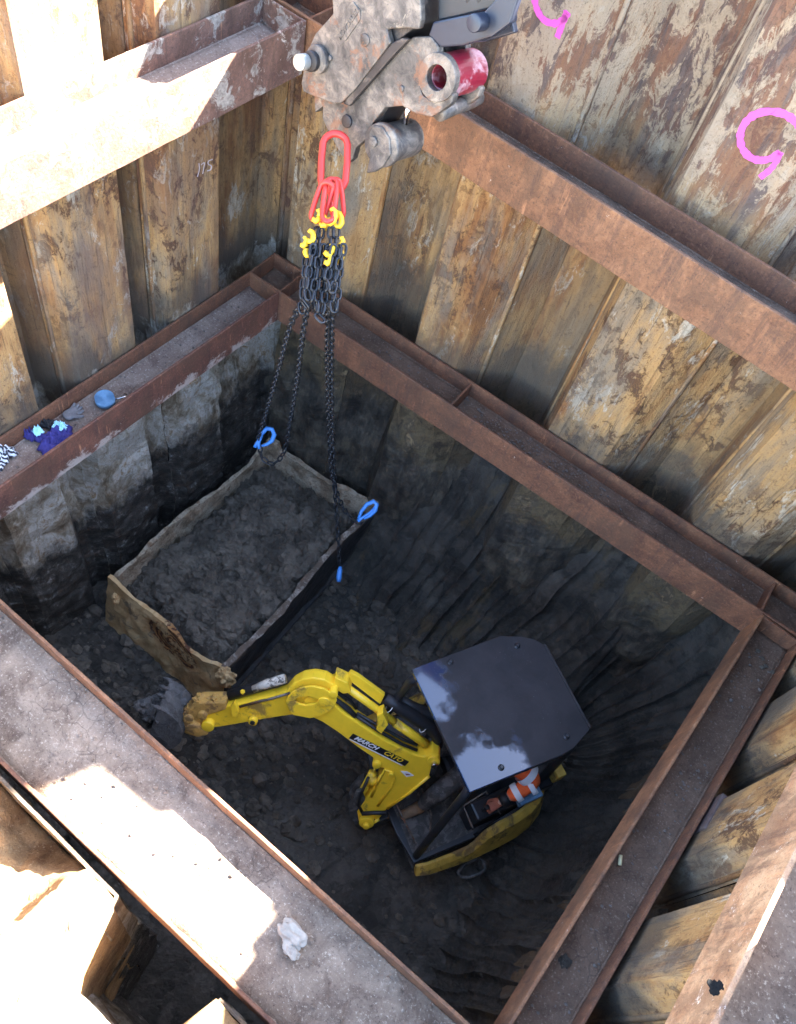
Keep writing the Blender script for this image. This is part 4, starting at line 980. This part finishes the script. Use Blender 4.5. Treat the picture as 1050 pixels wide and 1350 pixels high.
mb = MB(); mb.box((-Ld * .48, -.041, .001), (Ld * .46, -.033, .0035), X, Y, BN, c_); mb.build('underline', M['white'], boom)
mb = MB(); q = bp(536, 1020); mb.prism([q + X * a_ + Y * b_ + BN * .001 for a_, b_ in ((-.055, 0), (-.01, .028), (.06, .022), (.02, -.028))], BN * .002); lg = mb.build('logo', M['white'], boom)
mb = MB(); mb.prism([q + X * a_ + Y * b_ + BN * .003 for a_, b_ in ((-.01, .0), (.012, .014), (.03, .012), (.006, -.012))], BN * .0015); mb.build('logo_mark', M['redbush'], boom)
# king post and swing bracket
mb = MB(); kp = bp(484, 1081, -.07); mb.cyl(V((kp.x, kp.y, -2.72)) , V((kp.x, kp.y, -2.40)), .085, 22); mb.box((-.35, -.09, -2.74), (.02, .09, -2.56), -FW * -1, LF, UP, V((kp.x, kp.y, 0))); build(mb, 'swing_bracket', M['mat_mud'], ex, .015)
bplate([(470, 1050), (478, 1046), (486, 1070), (478, 1092), (462, 1080), (458, 1064)], -.22, -.14, M['mat_mud'], 'swing_bracket'); bplate([(470, 1046), (478, 1044), (482, 1062), (470, 1090), (462, 1080), (459, 1064)], -.05, -.01, M['mat_mud'], 'bracket_cheek')
# boom cylinder
tubeB([(499, 1010), (492, 1024)], .016, -.06, M['chrome'], 'rod'); bc = tubeB([(491, 1026), (470, 1066)], .034, -.06, M['yellow'], 'boom_cylinder', ex, 16)
tubeB([(492, 1030), (489, 1039)], .044, -.05, M['yellow'], 'gland', bc); tubeB([(503, 1022), (490, 1050)], .012, -.0, M['yellow'], 'pipe', bc)
tubeB([(486, 1024), (476, 1046), (473, 1060), (478, 1070)], .013, .01, M['black'], 'hose'); tubeB([(478, 1068), (494, 1067), (511, 1067)], .017, .035, M['black'], 'hose')
# arm
armP = [(247, 962), (262, 964), (290, 961), (330, 954), (352, 950), (413, 941), (424, 937), (436, 926), (444, 916), (440, 906), (428, 899), (412, 896), (398, 898), (386, 904), (377, 914), (362, 920), (330, 927), (298, 934), (270, 938), (252, 948)]
arm = bplate(armP, -.115, -.02, M['yellow'], 'arm', ex, .010)
arm_near = [(377, 919), (386, 909), (398, 903), (413, 901), (428, 904), (441, 912), (446, 922), (438, 932), (424, 940), (410, 943), (385, 938)]
def holed(px, hole, o0, o1, mat, name, parent):
    mb = MB(); n = len(px); cx = sum(p[0] for p in hole) / len(hole); cy = sum(p[1] for p in hole) / len(hole)
    K = 40
    def hit(poly, a):
        d = V((math.cos(a), math.sin(a))); best = None
        for p, q in zip(poly, poly[1:] + poly[:1]):
            px_, py_ = p[0] - cx, p[1] - cy; ex_, ey_ = q[0] - p[0], q[1] - p[1]; den = d.x * ey_ - d.y * ex_
            if abs(den) < 1e-9: continue
            t = (px_ * ey_ - py_ * ex_) / den; u = (px_ * d.y - py_ * d.x) / den
            if t > 0 and -1e-6 <= u <= 1 + 1e-6 and (best is None or t > best): best = t
        return (cx + d.x * best, cy + d.y * best)
    o = [hit(px, 2 * pi * k / K) for k in range(K)]; h = [hit(hole, 2 * pi * k / K) for k in range(K)]
    R_ = [bp(*p) + BN * o1 for p in o] + [bp(*p) + BN * o1 for p in h] + [bp(*p) + BN * o0 for p in h] + [bp(*p) + BN * o0 for p in o]
    mb.add(R_, [(r * K + k, r * K + (k + 1) % K, ((r + 1) % 4) * K + (k + 1) % K, ((r + 1) % 4) * K + k) for r in range(4) for k in range(K)])
    ob = mb.build(name, mat, parent, .005); bm = bmesh.new(); bm.from_mesh(ob.data); bmesh.ops.recalc_face_normals(bm, faces=bm.faces); bm.to_mesh(ob.data); bm.free(); return ob
hole = [(389, 919), (396, 915), (408, 914), (419, 917), (422, 920), (416, 924), (404, 926), (394, 924)]
holed(arm_near, hole, .012, .034, M['yellow'], 'elbow_plate', arm); holed(arm_near, hole, -.165, -.143, M['yellow'], 'elbow_plate', arm)
bosses([(428, 921, .046, -.17, .045), (275, 955, .050, -.14, .03), (334, 950, .036, -.02, .02), (440, 912, .034, -.165, .04)], arm)
mb = MB(); c = bp(334, 950); mb.tube([c + BN * .0, c + BN * .03], [.024, .02], 6, smooth=False); mb.build('plug', M['blackm'], arm)
# grease pipes along the arm
tubeB([(316, 933), (345, 925), (352, 924), (382, 915)], .010, -.01, M['hitch'], 'grease_pipe', arm)
# dipper cylinder over the boom
dc = tubeB([(562, 993), (545, 981), (520, 964)], .036, -.09, M['yellow'], 'dipper_cylinder', ex, 16)
tubeB([(520, 964), (490, 942), (448, 912)], .030, -.09, M['yellow'], 'barrel', dc)
M_ = BN * 1
mb = MB(); P = [bp(x, y, -.16) for x, y in ((454, 908), (462, 915), (500, 944), (506, 932), (470, 906), (460, 901))]; mb.prism(P, BN * .04); mb.build('hose_cover', M['yellow'], dc, .006)
bplate([(497, 944), (505, 940), (512, 956), (503, 968), (496, 962), (499, 954)], -.10, .0, M['yellow'], 'bracket', boom)
bplate([(441, 898), (458, 906), (462, 918), (452, 920), (438, 912)], -.16, -.04, M['yellow'], 'rod_clevis', dc)
# hoses
for k, off in enumerate((-.03, -.05, -.12)): tubeB([(432, 922), (446, 930), (460, 942 - k * 2), (468, 949)], .013, off, M['black'], 'hose', boom)
for k in range(2): tubeB([(470, 948), (500, 968 - 3 * k), (530, 985 - 3 * k), (550, 993 - 3 * k)], .013, -.03 - .03 * k, M['black'], 'hose', boom)
tubeB([(506, 938), (522, 949), (545, 963), (566, 976), (577, 990), (578, 1003)], [.045, .055, .060, .060, .05, .035], -.15, M['black'], 'hose_sleeve', ex, 14)
tubeB([(520, 944), (545, 958), (572, 968), (590, 985)], [.04, .045, .045, .04], -.20, M['black'], 'hose_sleeve', ex, 14)
for p in ((513, 949), (559, 975)): mb = MB(); c = bp(*p, -.15); t_ = (bp(560, 973) - bp(520, 949)).normalized(); u = t_.cross(BN).normalized(); mb.tube([c + (u * math.cos(k * pi / 8) + BN * math.sin(k * pi / 8)) * .060 for k in range(16)], .004, 5, closed=True); mb.build('tie', M['white'], boom)
# bucket cylinder on the arm
bk = tubeB([(299, 929), (330, 920), (374, 907)], [.040, .042, .042], -.10, M['black'], 'bucket_cylinder', ex, 16)
M['crust'] = simple('dried_white_mud', srgb(190, 182, 166), .9, 0, .2, 30, srgb(46, 43, 40), .49)
tubeB([(332, 917), (350, 910), (374, 903)], [.028, .036, .036], -.07, M['crust'], 'mud_crust', bk); mb = MB(); mb.blob(bp(318, 918, -.05), .02, 1, .3, 2, 3); mb.build('valve', M['yellow'], bk)
bplate([(305, 930), (310, 924), (316, 936), (312, 944), (306, 942)], -.03, .02, M['yellow'], 'clamp', arm)
# bucket linkage
M['ylw_rust'] = simple('rust_stained_yellow', (.42, .24, .06, 1), .6, 0, .3, 16, srgb(104, 78, 50), .50)
bplate([(246, 938), (262, 927), (298, 926), (298, 936), (272, 944), (262, 960), (248, 958)], -.13, .0, M['ylw_rust'], 'link', ex, .012)
bplate([(238, 952), (252, 946), (272, 958), (276, 966), (262, 969), (245, 964)], -.15, .03, M['ylw_rust'], 'link', ex, .015)
bosses([(256, 957, .055, -.17, .045), (268, 941, .036, -.15, .03), (249, 946, .04, -.16, .03)], arm, M['ylw_rust'])
for i, (x, y, r) in enumerate(((262, 930, .05), (280, 929, .04), (246, 944, .05), (250, 962, .045), (272, 962, .04))):
    mb = MB(); mb.blob(bp(x, y, -.05), r, 3, .5, 2.4, i + 5); mb.build('mud_lump', M['ylw_rust'], arm)
# bucket: curved shell with teeth, caked in clay
bu = bp(247, 950, -.06); Xb = (bp(170, 930) - bp(247, 950)).normalized(); Yb = BN.cross(Xb).normalized()
if Yb.dot(UP) > 0: Yb = -Yb
M['bucket_mud'] = mat_clay('bucket_caked_clay', (.04, .038, .036, 1), (.095, .090, .086, 1), (.20, .195, .19, 1), .35, 77)
mb = MB(); g = []; K, J = 18, 10
for side in (0, 1):
    for i in range(K + 1):
        th = -.5 + 3.5 * i / K; rr_ = .21 * (1 + .12 * math.cos(th * 1.5)) - side * .018
        for j in range(J + 1):
            q = bu + Xb * (.20 + rr_ * math.cos(th + 1.8)) + Yb * (.05 + rr_ * math.sin(th + 1.8)) + BN * (-.15 + .30 * j / J)
            g.append(q + BN * 0 + Xb * (.01 * noise.noise(V((i * .5, j * .5, side)))))
W = J + 1; N1 = (K + 1) * W
fs = []
for s in (0, 1): fs += [(s * N1 + i * W + j, s * N1 + i * W + j + 1, s * N1 + (i + 1) * W + j + 1, s * N1 + (i + 1) * W + j) for i in range(K) for j in range(J)]
for j in range(J): fs += [(j, j + 1, N1 + j + 1, N1 + j), (K * W + j, K * W + j + 1, N1 + K * W + j + 1, N1 + K * W + j)]
mb.add(g, fs)
for e_ in (0, J):
    ring_ = [g[i * W + e_] for i in range(K + 1)]; mb.prism(ring_, BN * (.012 if e_ else -.012))
bkt = build(mb, 'bucket', M['bucket_mud']); bm = bmesh.new(); bm.from_mesh(bkt.data); bmesh.ops.recalc_face_normals(bm, faces=bm.faces); bm.to_mesh(bkt.data); bm.free()
for k in range(4):
    q = g[k * 3 + 1 if False else (K * W + int(k * J / 3))]; d_ = (g[K * W] - g[(K - 1) * W]).normalized(); mb = MB(); mb.tube([q - d_ * .02, q + d_ * .06], [.022, .008], 6); mb.build('tooth', M['bucket_mud'], bkt)
mb = MB()
for i in range(16): mb.blob(bu + Xb * random.uniform(.08, .36) + Yb * random.uniform(-.08, .16) + BN * random.uniform(-.12, .12), random.uniform(.04, .09), 3, .5, 2., i + 60)
mb.build('clay_load', M['bucket_mud'], bkt)
# ------------------------------------------------------------------ operator
pe = thing('person', Lc(-.66, .0, -2.17), 'person in orange hi-vis jacket with reflective bands and rusty-orange gloves, seated under the black canopy', 'person')
def skin(name, joints, bones, mat, parent=pe, sub=2, root=0):
    me = bpy.data.meshes.new(name); me.from_pydata([tuple(j[0]) for j in joints], bones, []); o = bpy.data.objects.new(name, me); COL.objects.link(o)
    me.materials.append(mat); par(o, parent); sm = o.modifiers.new('skin', 'SKIN'); sm.use_smooth_shade = True
    for i, j in enumerate(joints):
        r = j[1] if isinstance(j[1], tuple) else (j[1], j[1]); sv = me.skin_vertices[0].data[i]; sv.radius = r; sv.use_root = (i == root)
    su = o.modifiers.new('sub', 'SUBSURF'); su.levels = sub; su.render_levels = sub; return o
PV, CH, NK, HD = Lc(-.68, 0, -2.06), Lc(-.70, 0, -1.78), Lc(-.66, 0, -1.58), Lc(-.60, .02, -1.42)
SL, SR = Lc(-.70, .19, -1.66), Lc(-.70, -.19, -1.66)
EL, ER = Lc(-.90, .45, -1.80), Lc(-.66, -.33, -1.92)
HL, HR = Lc(-.57, .47, -1.96), Lc(-.45, -.29, -1.97)
KL, KR = Lc(-.20, .20, -2.05), Lc(-.20, -.16, -2.05); FL_, FR_ = Lc(-.12, .20, -2.42), Lc(-.10, -.16, -2.42)
HPL, HPR = Lc(-.66, .10, -2.08), Lc(-.66, -.10, -2.08)
J_ = [(PV, .13), (CH, (.15, .12)), (NK, .06), (HD, .09), (HD + UP * .08, .085), (SL, .07), (EL, .05), (HL, .035), (SR, .07), (ER, .05), (HR, .035), (HPL, .09), (KL, .065), (FL_, .045), (HPR, .09), (KR, .065), (FR_, .045)]
skin('body', J_, [(0, 1), (1, 2), (2, 3), (3, 4), (1, 5), (5, 6), (6, 7), (1, 8), (8, 9), (9, 10), (0, 11), (11, 12), (12, 13), (0, 14), (14, 15), (15, 16)], M['skin'])
FAv = FW
mb = MB(); mb.blob(HD + FAv * .095 + UP * .02, .016, 1, .1, 1, 1); fc = mb.build('nose', M['skin'], pe)
for s in (1, -1):
    mb = MB(); mb.blob(HD + LF * .088 * s + UP * .03, .026, 2, .1, 1, 1, (.5, .5, 1.2)); mb.build('ear', M['skin'], pe)
    mb = MB(); mb.blob(HD + FAv * .083 + LF * .03 * s + UP * .045, .011, 2, 0, 1, 1); mb.build('eye', M['decal'], pe)
mb = MB(); mb.tube([HD + FAv * .088 + LF * .025 - UP * .03, HD + FAv * .093 - UP * .033, HD + FAv * .088 - LF * .025 - UP * .03], .005, 6); mb.build('mouth', M['redbush'], pe)
mb = MB(); hh = HD + UP * .07; NN = 20; g = []
for i in range(9):
    ph = pi / 2 * i / 8
    for k in range(NN): a_ = 2 * pi * k / NN; g.append(hh + FAv * (.125 * math.cos(ph) * math.cos(a_) + (.03 if i == 0 and math.cos(a_) > .3 else 0)) + LF * .108 * math.cos(ph) * math.sin(a_) + UP * .10 * math.sin(ph))
mb.add(g, [(i * NN + k, i * NN + (k + 1) % NN, (i + 1) * NN + (k + 1) % NN, (i + 1) * NN + k) for i in range(8) for k in range(NN)] + [list(range(NN - 1, -1, -1))], True); mb.build('helmet', M['helmet'], pe)
WL = EL.lerp(HL, .74); WR = ER.lerp(HR, .55)
skin('jacket', [(PV - UP * .02, .165), (CH, (.185, .15)), (Lc(-.68, 0, -1.64), .10), (SL, .098), (EL, .080), (WL, .062), (SR, .098), (ER, .080), (WR, .062)], [(0, 1), (1, 2), (1, 3), (3, 4), (4, 5), (1, 6), (6, 7), (7, 8)], M['orange'])
skin('trousers', [(PV - UP * .02, .15), (HPL, .115), (KL, .085), (FL_ + UP * .06, .065), (HPR, .115), (KR, .085), (FR_ + UP * .06, .065)], [(0, 1), (1, 2), (2, 3), (0, 4), (4, 5), (5, 6)], M['mat_mud'])
for f_ in (FL_, FR_): skin('boot', [(f_ + UP * .10, .055), (f_, .055), (f_ + FW * .10 - UP * .02, .05), (f_ + FW * .19 - UP * .025, .04)], [(0, 1), (1, 2), (2, 3)], M['boot'])
def band(p, q, t0, t1, r, name='reflective_band'):
    mb = MB(); mb.tube([p.lerp(q, t0), p.lerp(q, (t0 + t1) / 2), p.lerp(q, t1)], [r * .97, r, r * .97], 20, caps=False); mb.build(name, M['silver'], pe)
band(EL, HL, .42, .56, .078); band(EL, HL, .08, .20, .088); band(SL, EL, .60, .78, .100); band(ER, HR, .18, .36, .083); band(SR, ER, .5, .7, .100)
mb = MB(); mb.tube([EL.lerp(HL, .70), EL.lerp(HL, .90)], [.058, .044], 18); mb.build('cuff', M['black'], pe); mb = MB(); mb.tube([ER.lerp(HR, .40), ER.lerp(HR, .86)], [.072, .046], 18); mb.build('cuff', M['black'], pe)
def glove(E_, H_, top, th):
    d = (H_ - E_).normalized(); j = top; side = d.cross(UP).normalized() * th
    wr = H_ - d * .05; js = [(wr - d * .05, .040), (wr, .034), (H_, (.042, .026)), (H_ + d * .04, (.042, .024))]; bs = [(0, 1), (1, 2), (2, 3)]
    for k in range(4):
        b0 = H_ + d * .055 + side * (.028 - .019 * k); L = (.030, .034, .032, .025)[k]
        js += [(b0, .0125), (b0 + d * L * .7 - UP * .016, .012), (b0 + d * L * .5 - UP * .046, .011), (b0 + d * L * .0 - UP * .058, .010)]; n0 = len(js) - 4
        bs += [(3, n0), (n0, n0 + 1), (n0 + 1, n0 + 2), (n0 + 2, n0 + 3)]
    js += [(H_ + side * .04 + d * .0, .013), (H_ + side * .052 + d * .03 - UP * .02, .0125), (H_ + side * .035 + d * .05 - UP * .04, .011)]; n0 = len(js) - 3
    bs += [(2, n0), (n0, n0 + 1), (n0 + 1, n0 + 2)]
    skin('glove', js, bs, M['glove'])
glove(EL, HL, None, 1); glove(ER, HR, None, -1)
# ------------------------------------------------------------------ things left on the beams
zw = -.135
p = atz(139, 528, -.12)
t = thing('strap_roll', p, 'coiled blue ratchet strap with its metal hook, lying on the lower left beam', 'strap')
mb = MB(); sp_ = []
for i in range(160): a_ = i * .32; r = .018 + .0012 * i * .28; sp_.append(p + V((r * math.cos(a_), r * math.sin(a_), 0)))
L = []
for q in sp_: L += [q - UP * .008, q + UP * .038]
mb.add(L, [(2 * i, 2 * i + 2, 2 * i + 3, 2 * i + 1) for i in range(len(sp_) - 1)], True); o = mb.build('webbing', M['strap'], t); sdm = o.modifiers.new('s', 'SOLIDIFY'); sdm.thickness = .0022
mb = MB(); mb.cyl(p - UP * .004, p + UP * .030, .066, 28); mb.build('coil', M['strap'], t, .008)
mb = MB(); mb.tube([p + V((.05, .05, .02)), p + V((.07, .09, .02)), p + V((.085, .12, .02)), p + V((.07, .135, .02)), p + V((.055, .12, .02))], .005, 8); mb.build('hook', M['chrome'], t)
def cloth(c, sx, sy, rot, mat, seed, name, parent, h=.04):
    mb = MB(); N_ = 26; g = []
    for i in range(N_ + 1):
        for j in range(N_ + 1):
            u, v = i / N_ - .5, j / N_ - .5; w = 1 + .35 * noise.noise(V((u * 4 + seed, v * 4, 1)))
            x = u * sx * w; y = v * sy * w; X_ = x * math.cos(rot) - y * math.sin(rot); Y_ = x * math.sin(rot) + y * math.cos(rot)
            z = h * (.35 + abs(noise.fractal(V((u * 5 + seed, v * 5, seed)), .8, 2.1, 4))) * (1 - (2 * max(abs(u), abs(v))) ** 4) + .004
            g.append(c + V((X_, Y_, z)))
    mb.add(g, [(i * (N_ + 1) + j, (i + 1) * (N_ + 1) + j, (i + 1) * (N_ + 1) + j + 1, i * (N_ + 1) + j + 1) for i in range(N_) for j in range(N_)], True); o = mb.build(name, mat, parent); o.modifiers.new('s', 'SOLIDIFY').thickness = .004; return o
c = atz(75, 582, zw); t = thing('work_vest', c, 'crumpled navy and purple garment with pale aqua panels, dropped on the lower left beam', 'garment')
cloth(c, .24, .17, 1.2, M['navy'], 1, 'cloth', t, .09); cloth(atz(80, 568, zw) + UP * .035, .09, .07, .5, M['aqua'], 4, 'panel', t, .05); cloth(atz(52, 575, zw) + UP * .045, .06, .06, 1.5, M['aqua'], 7, 'panel', t, .05); cloth(atz(42, 577, zw) + UP * .01, .07, .07, .2, M['navy'], 9, 'cloth', t, .08)
c = atz(95, 548, zw); t = thing('work_glove', c, 'dirty grey work glove lying fingers-up between the garment and the strap roll', 'glove')
skin('palm', [(c + V((-.02, -.06, .02)), (.045, .02)), (c + V((0, 0, .025)), (.05, .02))] + [q for k in range(4) for q in ((c + V((-.035 + .024 * k, .045, .025)), .013), (c + V((-.04 + .028 * k, .09 - .012 * abs(k - 1.5), .045)), .011))] + [(c + V((.055, .01, .03)), .013), (c + V((.08, .045, .035)), .011)],
     [(0, 1)] + [q for k in range(4) for q in ((1, 2 + 2 * k), (2 + 2 * k, 3 + 2 * k))] + [(1, 10), (10, 11)], M['greyg'], t)
c = atz(60, 560, zw); cl = cloth(c, .11, .07, .6, M['black'], 12, 'black_rag', None, .07); tag(cl, 'small black rag beside the navy garment on the lower left beam', 'rag')
c = atz(2, 603, zw); cl = cloth(c, .13, .18, .2, M['zebra'], 15, 'striped_cloth', None, .09); tag(cl, 'black and white striped cloth at the left edge on the lower left beam', 'cloth')
c = atz(818, 1134, -.128); mb = MB(); dd = V((.4, -.9, 0)).normalized(); mb.cyl(c - dd * .028, c + dd * .028, .011, 14); tag(mb.build('chalk_stub', simple('pale_yellow_chalk', (.62, .60, .36, 1), .8, 0, .05, 20)), 'short pale yellow chalk stub on the web of the lower right-hand beam', 'chalk')
c = atz(385, 1232, -.11); mb = MB(); mb.blob(c, .085, 4, .28, 1.8, 3, (1, .6, .4)); mb.blob(c + V((.05, -.06, 0)), .05, 3, .28, 1.8, 6, (1, .6, .4)); tag(mb.build('concrete_lump', M['concrete']), 'pale broken lump of dried concrete on the sunny near beam', 'lump')
mb = MB(); c = atz(745, 1268, -.14); mb.blob(c, .035, 3, .5, 2.2, 3, (1, .8, .25)); tag(mb.build('mud_pat', M['clay']), 'flat black mud pat low on the lower right-hand beam web', 'mud')
mb = MB(); c = atz(1003, 860, -.14)
for k, (x, y) in enumerate(((1000, 858), (1006, 868), (1010, 878), (1018, 886), (1005, 880))): mb.blob(atz(x, y, -.135), .016, 2, .5, 2, k, (1, .8, .6))
tag(mb.build('clay_crumbs', M['clod']), 'few dark clay crumbs near the corner on the lower right-hand beam', 'clods')
mb = MB(); rnd = random.Random(5)
bl = simple('black_tar', (.008, .008, .008, 1), .95, 0, .1, 20, spec=.1)
for k in range(22): mb.blob(atz(942 + rnd.gauss(0, 4.5), 1300 + rnd.gauss(0, 3.5), HU - .006) , rnd.uniform(.004, .012), 2, .3, 2, k, (1, 1, .4))
tag(mb.build('black_smear', bl), 'small black tar-like smear on the face of the pale upper beam, bottom right', 'mud')
def rubble(name, P, e, n, L0, L1, w0, w1, z, cnt, r0, r1, mat, label, seed, dens=None):
    rnd = random.Random(seed); mb = MB(); k = 0
    while k < cnt:
        s_ = rnd.uniform(L0, L1); q = rnd.uniform(w0, w1)
        if dens and rnd.random() > dens(s_): continue
        mb.blob(P + e * s_ + n * q + UP * (z + .008), r0 + (r1 - r0) * rnd.random() ** 3, 1, .4, 2, k, (1, rnd.uniform(.6, 1), rnd.uniform(.4, .8))); k += 1
    tag(mb.build(name, mat), label, 'rubble', None, 'stuff')
M['grit'] = simple('pale_grit', srgb(98, 88, 80), .9, 0, .3, 30)
rubble('beam_grit', A, eAB, nAB, .3, 4.1, .04, .28, -.145, 620, .003, .014, M['grit'], 'fine grit and stones lying along the long lower beam', 2, lambda s: .25 + .75 * (1.6 < s < 2.9))
rubble('beam_grit', A, V((0, -1, 0)), V((-1, 0, 0)), .2, 3., .04, .28, -.145, 180, .003, .012, M['grit'], 'sparse grit on the lower left beam', 3)
rubble('beam_grit', B, eBC, nBC, .2, 3.6, .04, .27, -.145, 300, .003, .013, M['grit'], 'grit and small stones on the lower right-hand beam', 4)
rubble('beam_grit', Cc, eCD, nCD, .2, 4., .04, .56, -.145, 170, .004, .016, M['web_mud'], 'dry crumbs on the wide near beam', 6)
# ------------------------------------------------------------------ light
w = bpy.data.worlds.new('World'); SC.world = w; w.use_nodes = True
nt = w.node_tree; bg = nt.nodes['Background']; sk_ = nt.nodes.new('ShaderNodeTexSky'); sk_.sky_type = 'NISHITA'; sk_.sun_disc = False
SUN = V((.46, 1.0, .87)).normalized()
sk_.sun_elevation = math.asin(SUN.z); sk_.sun_rotation = math.atan2(SUN.x, SUN.y)
nt.links.new(sk_.outputs[0], bg.inputs[0]); bg.inputs[1].default_value = .085
sl = bpy.data.lights.new('sun', 'SUN'); sl.energy = 5.0; sl.angle = math.radians(.5); sl.color = (1, .95, .86)
so = bpy.data.objects.new('sun', sl); COL.objects.link(so); so.rotation_euler = (-SUN).to_track_quat('-Z', 'Y').to_euler()
SC.view_settings.view_transform = 'Standard'; SC.view_settings.look = 'None'; SC.view_settings.exposure = 4.62; SC.view_settings.gamma = 1
SC.cycles.max_bounces = 8; SC.cycles.diffuse_bounces = 5; SC.cycles.sample_clamp_indirect = 8
SC.cycles.use_denoising = True
